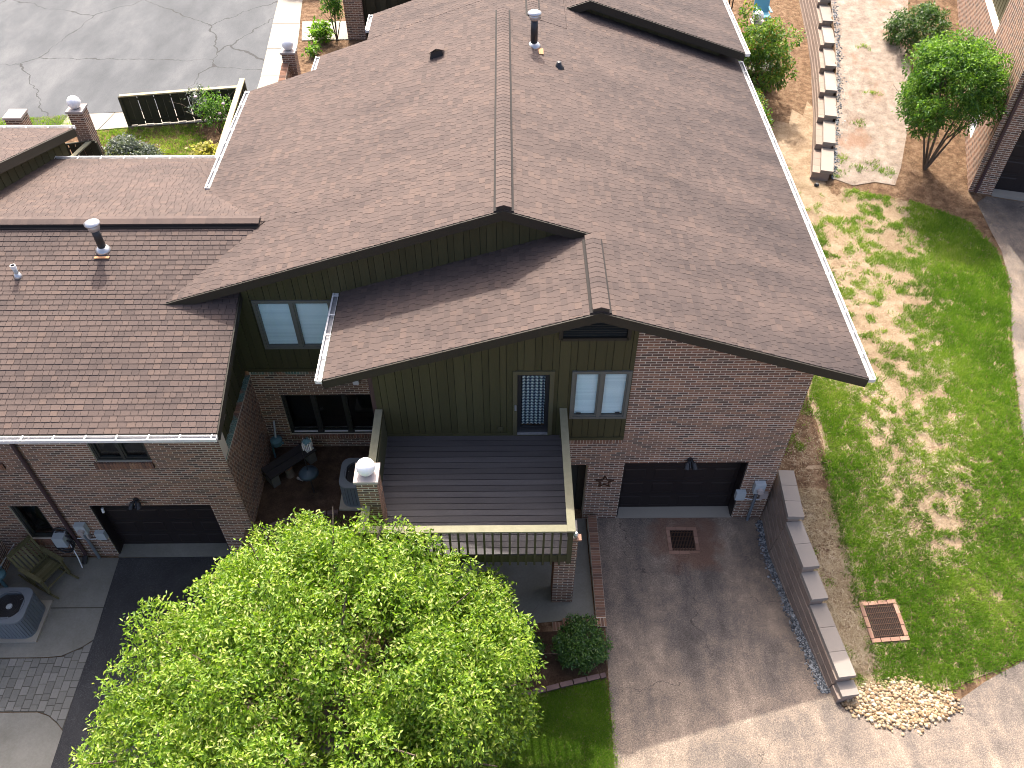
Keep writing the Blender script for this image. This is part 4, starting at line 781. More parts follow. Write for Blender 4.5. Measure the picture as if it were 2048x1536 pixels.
fence('wood_fence', 'low dark picket fence under the far left roof corner', (-16.9, 11.2, 0), (-15.0, 11.6, 0), 2.0, 3.2, 10, .05, bw=.17, cap='fencewood')
m = MB().bar((-15.15, 11.6, 3.2), (-15.6, 9.8, 3.2), .14, .04); tag(m.build('handrail', 'rail', None), 'pale handrail plank beside the left lamp pillar', 'handrail')
# ------------------------------------------------------------------ roof vents
def roofpipe(x, y, z, label, h, r, cap=True, col='black'):
    t = thing('roof_vent', label, 'roof vent', (x, y, z), 'roof vents')
    MB().lathe((x, y, z-.05), [(r*1.9, 0), (r*1.9, .06), (r*1.15, .14)], 16).build('flashing', 'steel', t, True); MB().tube([(x, y, z), (x, y, z+h)], r, 14).build('pipe', 'black' if cap else 'metalgrey', t, True)
    if cap: MB().lathe((x, y, z+h), [(r*1.35, -.08), (r*1.45, -.02), (r*1.45, .03), (r*1.15, .05), (r*1.9, .055), (r*1.95, .085), (r*1.1, .13), (.01, .14)], 18).build('cap', 'steel', t, True)
    else: MB().tube([(x, y, z+h-.08), (x, y, z+h)], r*1.25, 12).build('cap', 'white', t)
roofpipe(-11.28, 3.3, zs(3.3), 'tall flue pipe with round metal cap on the left roof', .62, .085); roofpipe(-12.94, 2.65, zs(2.65), 'short white plumbing pipe on the left roof', .3, .045, False)
roofpipe(-1.83, 9.4, zr(-1.83), 'black flue pipe with white round cap near the top ridge', .75, .09)
m = MB().box(-11.42, -11.1, 3.05, 3.12, zs(3.08)+.015, zs(3.12)+.022); tag(m.build('flashing_strip', 'flash', None), 'orange flashing strip at the foot of the left flue pipe', 'flashing')
m = MB().box(-1.72, -1.6, 9.0, 9.3, zr(-1.66)-.0, zr(-1.66)+.035); tag(m.build('flashing_strip', 'flash', None), 'orange flashing patch beside the black flue pipe', 'flashing')
t = thing('roof_vent', 'low black round plumbing vent on the right slope', 'roof vent', (-1.23, 8.65, zr(-1.23)), 'roof vents'); MB().lathe((-1.23, 8.65, zr(-1.23)-.06), [(.14, 0), (.13, .06), (.07, .12), (.06, .2), (.01, .2)], 14).build('hood', 'black', t, True)
t = thing('roof_vent', 'brown slant-topped box vent high on the left slope', 'roof vent', (-4.3, 9.45, zl(-4.3)), 'roof vents'); xv, yv, zv = -4.3, 9.5, zl(-4.3); m = MB()
m.prism([(xv-.17, yv-.14, zl(xv-.17)+.0), (xv+.17, yv-.14, zl(xv+.17)), (xv+.17, yv+.2, zl(xv+.17)), (xv-.17, yv+.2, zl(xv-.17))], [(xv-.15, yv-.12, zl(xv-.15)+.17), (xv+.15, yv-.12, zl(xv+.15)+.15), (xv+.15, yv+.18, zl(xv+.15)+.12), (xv-.15, yv+.18, zl(xv-.15)+.14)]); m.build('box', 'black', t)
m = MB(); m.prism([(xv-.19, yv-.16, zl(xv-.19)+.17), (xv, yv-.16, zl(xv)+.23), (xv, yv+.2, zl(xv)+.2), (xv-.19, yv+.2, zl(xv-.19)+.14)], [(xv-.19, yv-.16, zl(xv-.19)+.19), (xv, yv-.16, zl(xv)+.25), (xv, yv+.2, zl(xv)+.22), (xv-.19, yv+.2, zl(xv-.19)+.16)], .3); m.prism([(xv, yv-.16, zl(xv)+.23), (xv+.19, yv-.16, zl(xv+.19)+.13), (xv+.19, yv+.2, zl(xv+.19)+.11), (xv, yv+.2, zl(xv)+.2)], [(xv, yv-.16, zl(xv)+.25), (xv+.19, yv-.16, zl(xv+.19)+.15), (xv+.19, yv+.2, zl(xv+.19)+.13), (xv, yv+.2, zl(xv)+.22)], .2); m.build('lid', 'shingle', t)
# ------------------------------------------------------------------ stepped retaining walls
def along(path):
    P = [Vector((x, y, 0)) for x, y in path]; S = [0]
    for a, b in zip(P, P[1:]): S.append(S[-1]+(b-a).length)
    def at(s):
        s = min(max(s, 0), S[-1]-1e-6); i = max(k for k in range(len(S)-1) if S[k] <= s); d = (P[i+1]-P[i]).normalized(); return P[i]+d*(s-S[i]), d
    return S, at
def stepwall(label, path, steps, side, th, ground, ch=.2, bl=.42, capl=.46, over=.03, capt=.1):
    """steps: (s0, s1, top z); side = +1 wall body lies to the right of the path direction"""
    S, at = along(path); t = thing('retaining_wall', label, 'retaining wall', (path[0][0], path[0][1], steps[0][2]-1)); rnd = random.Random(5)
    def block(s0, s1, z0, z1, w0, w1, name, mat):
        (a, d1), (b, d2) = at(s0), at(s1); d = (b-a).normalized(); n = V3(d.y, -d.x, 0)*side; m = MB(); a = a+d*.004; b = b-d*.004
        m.prism([(*(q+n*o).to_2d(), z0) for q, o in ((a, w0), (b, w0), (b, w1), (a, w1))], [(*(q+n*o).to_2d(), z1) for q, o in ((a, w0+.006), (b, w0+.006), (b, w1-.004), (a, w1-.004))], rnd.uniform(-.45, .45)); return m.build(name, mat, t)
    for s0, s1, zt in steps:
        n = max(1, round((s1-s0)/capl)); L = (s1-s0)/n
        for k in range(n): block(s0+k*L, s0+(k+1)*L, zt-capt, zt, -over, th+.02, 'capstone', 'capstone')
    zmax = max(s[2] for s in steps); z = zmax-capt; row = 0
    while True:
        z1 = z; z0 = z-ch+.006; s = (-bl/2 if row % 2 else 0); done = True
        while s < S[-1]:
            a, b = max(s, 0), min(s+bl, S[-1])
            # split blocks at the step ends so that no block stands above its cap
            for s0, s1, zt in steps:
                lo, hi = max(a, s0), min(b, s1)
                if hi-lo > .03 and z1 <= zt-capt+.02 and z1 > ground(at((lo+hi)/2)[0].x, at((lo+hi)/2)[0].y)-.05:
                    block(lo, hi, z0, min(z1, zt-capt-.002), -.022*row, th-.07, 'block', 'block')
            s += bl
        z -= ch; row += 1
        if z < min(ground(*at(q)[0].to_2d()) for q in np.linspace(0, S[-1], 12))-.05: break
    return t
S_, at_ = along(RW); ys = lambda yv: min(np.linspace(0, S_[-1], 400), key=lambda s: abs(at_(s)[0].y-yv))
stepwall('tan block retaining wall with stepped caps along the right of the driveway', RW, [(0, ys(-1.02), 1.5), (ys(-1.02), ys(-2.16), 1.3), (ys(-2.16), ys(-2.8), 1.1), (ys(-2.8), ys(-4.36), .9), (ys(-4.36), S_[-1], .7)], -1, .31, lambda x, y: drive_z(y))
S2_, at2 = along(UW); N_ = 10; st = []; edges = np.linspace(0, S2_[-1], 14)
for k in range(13): st.append((edges[k], edges[k+1], 2.12+k*.2))
stepwall('curved block retaining wall with staircase caps beside the gravel path', UW, st, 1, .34, lambda x, y: lawn_z(y), capl=1.6)
# ------------------------------------------------------------------ low brick kerb wall by the porch
kw = thing('brick_planter_wall', 'low brick wall with rowlock top between porch slab and driveway', 'wall', (-.6, -1.5, 0)); b = []
m = MB().box(-.70, -.49, -2.92, -.1, -.1, .26).box(-1.42, -.702, -2.92, -2.72, -.1, .255); kb = m.build('wall_core', 'mortar', kw)
F = Frame((-.70, -.1, .262), (0, -1, 0), (1, 0, 0)); tiles(F, [(0, 0), (2.6, 0), (2.6, .21), (0, .21)], 'soldier', b, 8); F = Frame((-1.42, -2.92, .262), (1, 0, 0), (0, 1, 0)); tiles(F, [(0, 0), (.93, 0), (.93, .2), (0, .2)], 'soldier', b, 9)
F = Frame((-.49, -2.92, 0), (0, 1, 0)); tiles(F, [(0, .2), (2.8, 0), (2.8, .26), (0, .26)], 'brick', b, 4); F = Frame((-1.42, -2.92, 0), (1, 0, 0)); tiles(F, [(0, 0), (.93, 0), (.93, .26), (0, .26)], 'brick', b, 5); lay(b, 'brick', 'brick', kb)
for x0, z in ((-1.63, .2), (-1.83, .14)):
    b = []; m = MB().box(x0, x0+.19, -2.98, -2.78, -.1, z); o = m.build('step', 'mortar', kw); F = Frame((x0, -2.98, z+.002), (1, 0, 0), (0, 1, 0)); tiles(F, [(0, 0), (.19, 0), (.19, .2), (0, .2)], 'soldier', b, 3); lay(b, 'brick', 'brick', o)
# ------------------------------------------------------------------ edging stones
def edging(pts, label):
    t = thing('garden_edging', label, 'edging', (*pts[0], 0)); S, at = along(pts); s = 0
    while s < S[-1]-.1:
        (a, d), (b, _) = at(s+.01), at(min(s+.27, S[-1])); z = GH((a.x+b.x)/2, (a.y+b.y)/2); m = MB(); m.bar((a.x, a.y, z+.03+random.uniform(-.01, .01)), (b.x, b.y, z+.03), .1, .1, random.uniform(-.4, .4)); m.build('edging_stone', 'edging', t); s += .28
edging([(-3.5, -4.35), (-2.6, -4.42), (-2.0, -4.36), (-1.4, -4.22), (-.62, -4.05)], 'dull purple edging stones between the front shrubs and the grass')
edging([(-8.45, -.36), (-8.0, -.1), (-7.5, .1), (-6.6, .2)], 'dull purple edging stones at the front of the courtyard mulch')
# ------------------------------------------------------------------ drain grates
def drain(c, u, sx, sy, label, tilt, cell):
    u = Vector(u).normalized(); z = c[2]; t = thing('drain_grate', label, 'drain', c); C_ = Vector(c); n = Vector((0, tilt, 1)).normalized(); u = (u-n*u.dot(n)).normalized(); v = n.cross(u); fr = Frame(C_, u, v)
    for (a0, a1, b0, b1, hz) in ((-sx, sx, -sy, -sy+.09, 1), (-sx, sx, sy-.09, sy, 1), (-sx, -sx+.09, -sy+.09, sy-.09, 0), (sx-.09, sx, -sy+.09, sy-.09, 0)):
        L = (a1-a0) if hz else (b1-b0); k = max(1, round(L/.21))
        for i in range(k):
            if hz: q = (a0+i*L/k+.006, a0+(i+1)*L/k-.006, b0+.004, b1-.004)
            else: q = (a0+.004, a1-.004, b0+i*L/k+.006, b0+(i+1)*L/k-.006)
            fr.part('brick', 'clay', t, *q, -.1, .022+random.uniform(-.006, .008), random.uniform(-.4, .4))
    a, b_ = sx-.095, sy-.095; fr.part('pit', 'interior', t, -a, a, -b_, b_, -.02, .004)
    m = MB()
    for x in np.arange(-a+.02, a, cell): fr.box(m, x-.005, x+.005, -b_, b_, .006, .022)
    for yv in np.arange(-b_+.03, b_, cell*3.2): fr.box(m, -a, a, yv-.006, yv+.006, .0225, .03)
    m.build('grate', 'rust', t)
drain((1.49, -.65, .006), (1, -.02, 0), .36, .37, 'square iron drain grate with clay brick frame in front of the garage door', 0.0, .035)
drain((5.22, -3.05, lawn_z(-3.05)+.03), (1, .07, 0), .40, .44, 'rusty drain grate in a clay brick frame set in the lawn', -.11, .038)
# ------------------------------------------------------------------ pebbles
def stones(name, label, cat, pts, size, mat, zf, flat=.6, seed=0):
    rng = np.random.default_rng(seed); n = len(pts); ico = np.array([(1, 0, 0), (-1, 0, 0), (0, 1, 0), (0, -1, 0), (0, 0, 1), (.6, .6, .5), (-.6, .6, .5), (.6, -.6, .5), (-.6, -.6, .5)]); tri = np.array([(0, 5, 7), (0, 2, 5), (2, 6, 5), (2, 1, 6), (1, 8, 6), (1, 3, 8), (3, 7, 8), (3, 0, 7), (4, 7, 5), (4, 5, 6), (4, 6, 8), (4, 8, 7)])
    s = size*rng.uniform(.55, 1.25, n); an = rng.uniform(0, 6.28, n); st_ = rng.uniform(.65, 1., n); V = np.empty((n, 9, 3)); jit = rng.normal(0, .1, (n, 9, 3)); q = ico[None]+jit
    X = q[:, :, 0]*s[:, None]; Y = q[:, :, 1]*(s*st_)[:, None]; V[:, :, 0] = X*np.cos(an)[:, None]-Y*np.sin(an)[:, None]+pts[:, 0:1]; V[:, :, 1] = X*np.sin(an)[:, None]+Y*np.cos(an)[:, None]+pts[:, 1:2]; V[:, :, 2] = q[:, :, 2]*(s*flat)[:, None]+zf[:, None]
    F = (tri[None]+np.arange(n)[:, None, None]*9).reshape(-1, 3); o = npmesh(name, V.reshape(-1, 3), F, np.repeat(rng.uniform(-.5, .5, n), 12), mat, 3, True); tag(o, label, cat, None, 'stuff')
rng = np.random.default_rng(3); n = 2600; yy = rng.uniform(-4.45, -.12, n); xx = np.array([rwx(v) for v in yy])-.13+rng.normal(0, .05, n)-np.abs(rng.normal(0, .04, n)); stones('gravel_strip', 'strip of blue grey pebbles along the foot of the driveway retaining wall', 'gravel', np.c_[xx, yy], .027, 'pebble', np.array([drive_z(v) for v in yy])+.01, .6, 4)
ROCK = ROCK_ = [(4.0, -4.72), (4.5, -4.45), (5.2, -4.25), (5.9, -4.5), (6.25, -4.72), (5.7, -5.0), (5.1, -5.15), (4.5, -5.05)]
sheet('rock_bed_soil', ROCK, 'turf', .011, .4)
xx = rng.uniform(3.9, 6.3, 5200); yy = rng.uniform(-5.2, -4.1, 5200); k = inpoly(xx, yy, ROCK); xx, yy = xx[k], yy[k]; stones('river_rock_bed', 'patch of tan river rocks at the foot of the retaining wall', 'river rocks', np.c_[xx, yy]+rng.normal(0, .09, (len(xx), 2)), .043, 'riverrock', np.array([GH(a, b_) for a, b_ in zip(xx, yy)])+rng.uniform(0, .05, len(xx)), .6, 5)
n = 900; ss = rng.uniform(0, S2_[-1]*.98, n); off = .36+np.abs(rng.normal(0, .1, n)); pts = []
for s, o_ in zip(ss, off): p, d = at2(s); q = p+V3(d.y, -d.x, 0)*o_; pts.append((q.x, q.y))
pts = np.array(pts); stones('gravel_strip', 'pale stones behind the caps of the curved retaining wall', 'gravel', pts, .035, 'pebble', np.array([path_z(v) for v in pts[:, 1]])+.01, .6, 6)
# ------------------------------------------------------------------ air conditioners
def ac(x, y, z0, s, h, label, mat='acgrey'):
    t = thing('air_conditioner', label, 'air conditioner', (x, y, z0), 'outdoor air conditioners'); r = s*.22
    def rr(k, z, n=5): 
        out = []
        for cx, cy, a0 in ((1, 1, 0), (-1, 1, 90), (-1, -1, 180), (1, -1, 270)):
            for i in range(n+1): a = math.radians(a0+90*i/n); out.append((x+cx*(s/2-r)+k*r*math.cos(a)+(k-1)*0, y+cy*(s/2-r)+k*r*math.sin(a), z))
        return out
    boxpart('pad', 'concrete_light', t, x-s*.6, x+s*.6, y-s*.6, y+s*.6, z0, z0+.06); MB().prism(rr(.9, z0+.06), rr(.9, z0+h-.06)).build('coil_core', 'black', t)
    ring = rr(1, z0+.07); m = MB(); P = [Vector(p) for p in ring]; L = len(P)
    for i in range(L):
        a, b_ = P[i], P[(i+1) % L]; k = max(1, int((b_-a).length/.075))
        for j in range(k): q = a+(b_-a)*((j+.5)/k); d = (b_-a).normalized(); nn = V3(d.y, -d.x, 0); e = d*((b_-a).length/k*.42); m.prism([q-e, q+e, q+e+nn*.012, q-e+nn*.012], [p+V3(0, 0, h-.14) for p in (q-e, q+e, q+e+nn*.012, q-e+nn*.012)], random.uniform(-.2, .2))
    m.build('louvre_panel', mat, t); MB().prism(rr(1.06, z0+.055), rr(1.06, z0+.1)).build('base_pan', mat, t)
    top = MB(); o = rr(1.07, z0+h-.06); o2 = rr(1.07, z0+h); fan = s*.40; n = len(o2); i_ = [(x+fan*math.cos(math.atan2(p[1]-y, p[0]-x)), y+fan*math.sin(math.atan2(p[1]-y, p[0]-x)), z0+h+.012) for p in o2]
    for k in range(n): q = (k+1) % n; top.face([o[k], o[q], o2[q], o2[k]]); top.face([o2[k], o2[q], i_[q], i_[k]]); dn = [(p[0], p[1], z0+h-.12) for p in (i_[k], i_[q])]; top.face([i_[k], i_[q], dn[1], dn[0]])
    top.build('top_cover', 'acgrey' if mat == 'acgrey' else mat, t); MB().lathe((x, y, z0+h-.125), [(fan, 0), (fan, .004)], 24).build('fan_well', 'black', t)
    for k in range(3):
        a = k*2.1+.4; m = MB(); m.prism([(x+.06*math.cos(a), y+.06*math.sin(a), z0+h-.1), (x+fan*.85*math.cos(a-.3), y+fan*.85*math.sin(a-.3), z0+h-.11), (x+fan*.85*math.cos(a+.35), y+fan*.85*math.sin(a+.35), z0+h-.06), (x+.06*math.cos(a+.5), y+.06*math.sin(a+.5), z0+h-.08)], [(x+.06*math.cos(a), y+.06*math.sin(a), z0+h-.095), (x+fan*.85*math.cos(a-.3), y+fan*.85*math.sin(a-.3), z0+h-.105), (x+fan*.85*math.cos(a+.35), y+fan*.85*math.sin(a+.35), z0+h-.055), (x+.06*math.cos(a+.5), y+.06*math.sin(a+.5), z0+h-.075)]); m.build('fan_blade', 'metalgrey', t)
    MB().lathe((x, y, z0+h-.11), [(.07, 0), (.07, .06), (.03, .07)], 12).build('fan_hub', 'metalgrey', t)
    m = MB()
    for rd in np.linspace(.1, fan, 6): m.tube([(x+rd*math.cos(a), y+rd*math.sin(a), z0+h+.01) for a in np.linspace(0, 6.283, 25)], .0035, 4, cap=False)
    m.build('fan_guard', 'black', t)
ac(-13.72, -2.0, -1.07, .86, .78, 'grey air conditioner with round fan on the left concrete patio')
ac(-6.08, .78, .0, .86, .82, 'grey air conditioner in the courtyard mulch behind the deck lamp pillar')
# ------------------------------------------------------------------ rocking chair
def chair():
    t = thing('rocking_chair', 'weathered mossy wooden rocking chair on the left concrete patio', 'chair', (-13.45, -.95, -1.07)); a = math.radians(-28); c, s = math.cos(a), math.sin(a)
    T = lambda x, y, z: (-13.42+c*x-s*y, -.92+s*x+c*y, -1.07+z)
    def bar(name, p, q, w_, h_): MB().bar(T(*p), T(*q), w_, h_, random.uniform(-.4, .4)).build(name, 'teak', t)
    # chair faces local +x ; back at -x
    for k in range(8): y = 0; x = -.22+k*.065; bar('seat_slat', (x, -.27, .42+.012*k), (x, .27, .42+.012*k), .052, .018)
    for k in range(6): y = -.22+k*.088; bar('back_slat', (-.27, y, .46), (-.5, y, 1.08), .055, .015)
    bar('top_rail', (-.5, -.3, 1.09), (-.5, .3, 1.09), .05, .1); bar('lower_back_rail', (-.28, -.28, .46), (-.28, .28, .46), .04, .06)
    for sy in (-1, 1):
        y = sy*.3; bar('back_post', (-.2, y, .12), (-.52, y, 1.12), .05, .045); bar('leg', (.27, y, .1), (.27, y, .66), .05, .05); bar('armrest', (.34, y*1.05, .68), (-.36, y*1.05, .7), .1, .025); bar('seat_rail', (.28, y*.93, .44), (-.26, y*.93, .4), .03, .06)
        m = MB(); m.tube([T(x, y, .02+.16*x*x) for x in np.linspace(-.75, .55, 9)], .026, 6); m.build('rocker', 'teak', t)
    bar('front_stretcher', (.27, -.3, .25), (.27, .3, .25), .03, .03)
chair()
# hose reel by the wall, potted fitting, cable
t = thing('hose_reel', 'wall hung hose reel with pale hub and dark hose beside the left downspout', 'hose reel', (-13.05, -.35, -.2)); MB().box(-13.16, -12.9, -.52, -.3, -.28, .08).build('reel_body', 'metalgrey', t)
for k, (r, z) in enumerate(((.27, 0), (.24, -.05), (.29, -.2), (.25, -.3))): MB().tube([(-13.03+r*math.cos(a)*.8, -.3-.05*k+.02*math.sin(a), -.1+z*.7+r*math.sin(a)) for a in np.linspace(0, 6.28, 22)], .022, 6).build('hose_loop', 'black', t)
MB().tube([(-12.95, -.35, -.35), (-12.85, -.5, -.75), (-12.82, -.6, -1.05)], .014, 6).build('hose_tail', 'white', t)
t = thing('valve_stand', 'small grey utility fitting with dark plant behind the left air conditioner', 'utility', (-14.45, -1.1, -1.07)); MB().tube([(-14.45, -1.1, -1.07), (-14.45, -1.1, -.5), (-14.3, -1.0, -.3)], .04, 8).build('riser', 'teal', t); MB().lathe((-14.4, -1.1, -.6), [(.05, 0), (.16, .05), (.16, .12), (.06, .2)], 14).build('body', 'teal', t)
MB().tube([(-14.3, -1.0, -.3), (-13.95, -.65, .1)], .014, 6).build('pole', 'steel', t)
# ------------------------------------------------------------------ courtyard things
t = thing('garden_bench', 'dark slab bench on grey blocks in the shaded courtyard', 'bench', (-8.0, 1.55, 0)); a = V3(-8.42, 1.05, .42); b_ = V3(-7.45, 1.95, .42); MB().bar(a, b_, .42, .06).build('slab', 'slate', t)
MB().bar(a+V3(0, 0, .035), b_+V3(0, 0, .035), .03, .012).build('slab_seam', 'black', t)
for q in (a+(b_-a)*.1, a+(b_-a)*.9): d = (b_-a).normalized(); MB().bar(V3(q.x, q.y, .005), V3(q.x, q.y, .388), .2, .36, up=V3(-d.y, d.x, 0)).build('block_support', 'cinder', t)
t = thing('gas_meter', 'teal grey gas meter on the courtyard wall corner', 'gas meter', (-8.35, 1.98, 0)); MB().lathe((-8.3, 1.98, .55), [(.05, -.12), (.14, -.08), (.15, .06), (.06, .12)], 14).build('meter_body', 'teal', t); MB().tube([(-8.3, 2.0, .66), (-8.3, 2.12, .9), (-8.31, 2.22, 1.05)], .025, 8).build('pipe', 'metalgrey', t); MB().tube([(-8.42, 1.95, .55), (-8.42, 1.9, .02)], .025, 8).build('riser', 'teal', t); MB().tube([(-8.42, 1.95, .5), (-8.12, 1.95, .52)], .03, 8).build('fitting', 'teal', t)
t = thing('tree_stump', 'small round cut log with pale top beside the courtyard bench', 'log', (-7.95, 1.35, 0)); MB().lathe((-7.95, 1.35, 0), [(.12, 0), (.1, .1), (.1, .3)], 14).build('bark_side', 'bark', t); MB().lathe((-7.95, 1.35, .301), [(.098, 0), (.096, .008)], 14).build('cut_face', 'terracotta', t)
for k, (x, y) in enumerate(((-7.75, 1.22), (-7.6, 1.3))): m = MB().bar((x, y, .05), (x+.16, y-.08, .06), .05, .05); tag(m.build('wood_offcut', 'palestone', None), ('pale wood offcut next to the small log in the courtyard', 'pale wood offcut farther from the small log in the courtyard')[k], 'wood piece')
t = thing('bird_feeder', 'white striped square bird feeder hanging on a thin hook in the courtyard', 'bird feeder', (-7.25, 1.0, 0)); MB().tube([(-7.28, .8, 0), (-7.28, .8, 1.75), (-7.26, .85, 1.88), (-7.22, .95, 1.9), (-7.2, 1.0, 1.82)], .012, 6).build('hook_pole', 'black', t); MB().lathe((-7.2, 1.0, 1.5), [(.02, .3), (.12, .24), (.125, .22)], 4).build('feeder_roof', 'teal', t)
for k in range(4):
    a = k*math.pi/2+.785; p0 = V3(-7.2+.13*math.cos(a), 1.0+.13*math.sin(a), 0); p1 = V3(-7.2+.13*math.cos(a+1.571), 1.0+.13*math.sin(a+1.571), 0)
    for j in range(5): q = p0+(p1-p0)*(j/4.5+.05); MB().bar((q.x, q.y, 1.5), (q.x, q.y, 1.73), .02, .012).build('feeder_slat', 'white', t)
MB().lathe((-7.2, 1.0, 1.46), [(.13, 0), (.13, .04)], 4).build('feeder_tray', 'metalgrey', t); MB().lathe((-7.28, .8, .78), [(.24, 0), (.2, .06), (.08, .13), (.02, .14)], 20).build('squirrel_baffle', 'slateblue', t, True)
# ------------------------------------------------------------------ raised planter deck at the back right
t = thing('back_deck', 'small dark raised deck with white picket rail under the nandina at the back right', 'deck', (6.3, 17.2, 1.9))
MB().box(5.0, 7.05, 16.9, 19.4, 2.35, 2.62).build('deck_box', 'fascia', t); MB().box(5.0, 7.1, 16.85, 16.95, 2.63, 2.68).build('edge_board', 'fencecap', t)
for x in np.arange(5.2, 7.0, .16): MB().box(x-.02, x+.02, 17.0, 17.04, 2.68, 3.2).build('picket', 'white', t)
for x in (5.3, 6.9): MB().box(x-.05, x+.05, 17.0, 17.1, 1.8, 2.35).build('post', 'fascia', t)
for x in np.arange(4.85, 6.2, .13): MB().box(x-.02, x+.02, 21.2, 21.24, 2.6, 3.6).build('picket', 'black', t)
t = thing('lounge_chair', 'blue plastic chair at the top edge beside the straw bank', 'chair', (7.6, 21.9, 2.1)); MB().box(7.3, 7.9, 21.7, 22.2, 2.45, 2.5).build('seat', 'bluechair', t); m = MB(); m.prism([(7.3, 22.2, 2.5), (7.9, 22.2, 2.5), (7.9, 22.25, 2.5), (7.3, 22.25, 2.5)], [(7.3, 22.4, 3.1), (7.9, 22.4, 3.1), (7.9, 22.45, 3.1), (7.3, 22.45, 3.1)]); m.build('backrest', 'bluechair', t)
for x in (7.33, 7.87):
    for y in (21.73, 22.17): MB().box(x-.03, x+.03, y-.03, y+.03, 2.1, 2.45).build('leg', 'bluechair', t)
    MB().box(x-.035, x+.035, 21.7, 22.25, 2.68, 2.71).build('armrest', 'bluechair', t)
m = MB().lathe((7.18, 11.2, lawn_z(11.2)), [(.07, 0), (.08, .05), (.05, .1), (.01, .1)], 10); tag(m.build('drain_outlet', 'black', None), 'small black drain outlet near the end of the curved retaining wall', 'drain outlet')
# ------------------------------------------------------------------ foliage generators
def unit(a): return a/np.maximum(np.linalg.norm(a, axis=1, keepdims=True), 1e-9)
def leafmesh(name, pos, dr, L, W, tint, mat, fold=.25):
    n = len(pos); dr = unit(dr); side = unit(np.cross(dr, unit(RNG.normal(size=(n, 3))*.55+np.array([0, 0, 1.])))); up = np.cross(side, dr); L = L[:, None]; W = W[:, None]
    V = np.empty((n, 4, 3)); V[:, 0] = pos; V[:, 2] = pos+dr*L-np.array([0, 0, .18])*L; mid = pos+dr*L*.45+up*W*fold; V[:, 1] = mid+side*W*.5; V[:, 3] = mid-side*W*.5
    F = (np.array([(0, 3, 2), (0, 2, 1)])[None]+np.arange(n)[:, None, None]*4).reshape(-1, 3); return npmesh(name, V.reshape(-1, 3), F, np.repeat(tint, 2), mat, 3)
def clumps(lobes, per, rng):
    """twig tips spread over the outer, mostly upper, skin of many small lobes"""
    T, O = [], []
    for c, r in lobes:
        k = int(per*(r[0]*r[1]+r[0]*r[2]+r[1]*r[2])/3); d = unit(rng.normal(size=(k, 3))+np.array([0, 0, .35])); rad = 1-np.abs(rng.normal(0, .17, k)); T.append(np.array(c)+d*np.array(r)*rad[:, None]); O.append(d)
    return np.concatenate(T), np.concatenate(O)
def sprig(T, O, k, spread, rng, droop=.35):
    P = np.repeat(T, k, 0)+rng.normal(0, spread, (len(T)*k, 3)); D = np.repeat(O, k, 0)*.55+rng.normal(0, .75, (len(T)*k, 3))-np.array([0, 0, droop]); return P, D
def ellipsoid_lobes(c, r, n, size, rng, zmin=-.35, jitter=.12, inner=.9):
    d = unit(rng.normal(size=(n, 3))); d = d[d[:, 2] > zmin]; f = inner+rng.normal(0, jitter, len(d)); P = np.array(c)+d*np.array(r)*f[:, None]; return [(p, (s, s, s*.8)) for p, s in zip(P, rng.uniform(size*.7, size*1.3, len(P)))]
def limbs(root, base, targets, r0, name='trunk', forks=1):
    m = MB(); base = Vector(base); rnd = random.Random(2)
    for tg in targets:
        tg = Vector(tg); mid = base.lerp(tg, .45)+V3(rnd.uniform(-.15, .15), rnd.uniform(-.15, .15), rnd.uniform(0, .25)); q = base.lerp(tg, .8)+V3(0, 0, .12); m.tube([base, base.lerp(mid, .5), mid, q, tg], [r0, r0*.8, r0*.6, r0*.32, r0*.12], 7, cap=False)
        for _ in range(forks):
            e = tg+V3(rnd.uniform(-.8, .8), rnd.uniform(-.8, .8), rnd.uniform(-.1, .5)); m.tube([mid, mid.lerp(e, .5)+V3(0, 0, .1), e], [r0*.4, r0*.25, r0*.08], 5, cap=False)
    return m.build(name, 'bark', root, True)
rng = np.random.default_rng(21)
# the big bright tree in front
tree = thing('shade_tree', 'large bright yellow-green leafy tree in front of the deck', 'tree', (-5.8, -5.3, GH(-5.8, -5.3)))
lob = ellipsoid_lobes((-5.65, -5.15, 2.5), (3.35, 2.8, 2.0), 250, .46, rng, -.25, .085)+ellipsoid_lobes((-8.6, -5.9, 1.9), (1.15, 1.1, .9), 50, .34, rng, -.3, .12)+ellipsoid_lobes((-3.4, -5.2, 2.3), (1.2, 1.5, 1.2), 44, .36, rng, -.3, .14)+ellipsoid_lobes((-5.2, -3.6, 3.6), (1.5, .8, .8), 36, .32, rng, -.2, .06)
lob += ellipsoid_lobes((-5.55, -5.15, 2.3), (2.5, 2.0, 1.5), 120, .5, rng, -.3, .1)
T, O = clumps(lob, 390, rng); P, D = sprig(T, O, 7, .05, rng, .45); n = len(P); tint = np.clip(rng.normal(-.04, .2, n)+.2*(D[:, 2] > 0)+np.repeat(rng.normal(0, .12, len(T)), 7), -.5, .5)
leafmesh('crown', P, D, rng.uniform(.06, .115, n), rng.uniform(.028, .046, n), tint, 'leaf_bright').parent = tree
bpy.data.objects['crown'].matrix_parent_inverse = Matrix.Translation(-tree.location)
tg = [(-7.9, -5.2, 3.1), (-6.9, -3.9, 3.9), (-5.4, -3.6, 4.1), (-3.9, -4.2, 3.6), (-3.1, -5.2, 3.0), (-4.6, -6.4, 3.7), (-6.2, -6.3, 4.0), (-8.6, -6.1, 2.3), (-5.6, -5.1, 4.2), (-3.5, -6.3, 2.7)]
limbs(tree, (-5.8, -5.3, GH(-5.8, -5.3)-.1), tg, .13, 'trunk', 4)
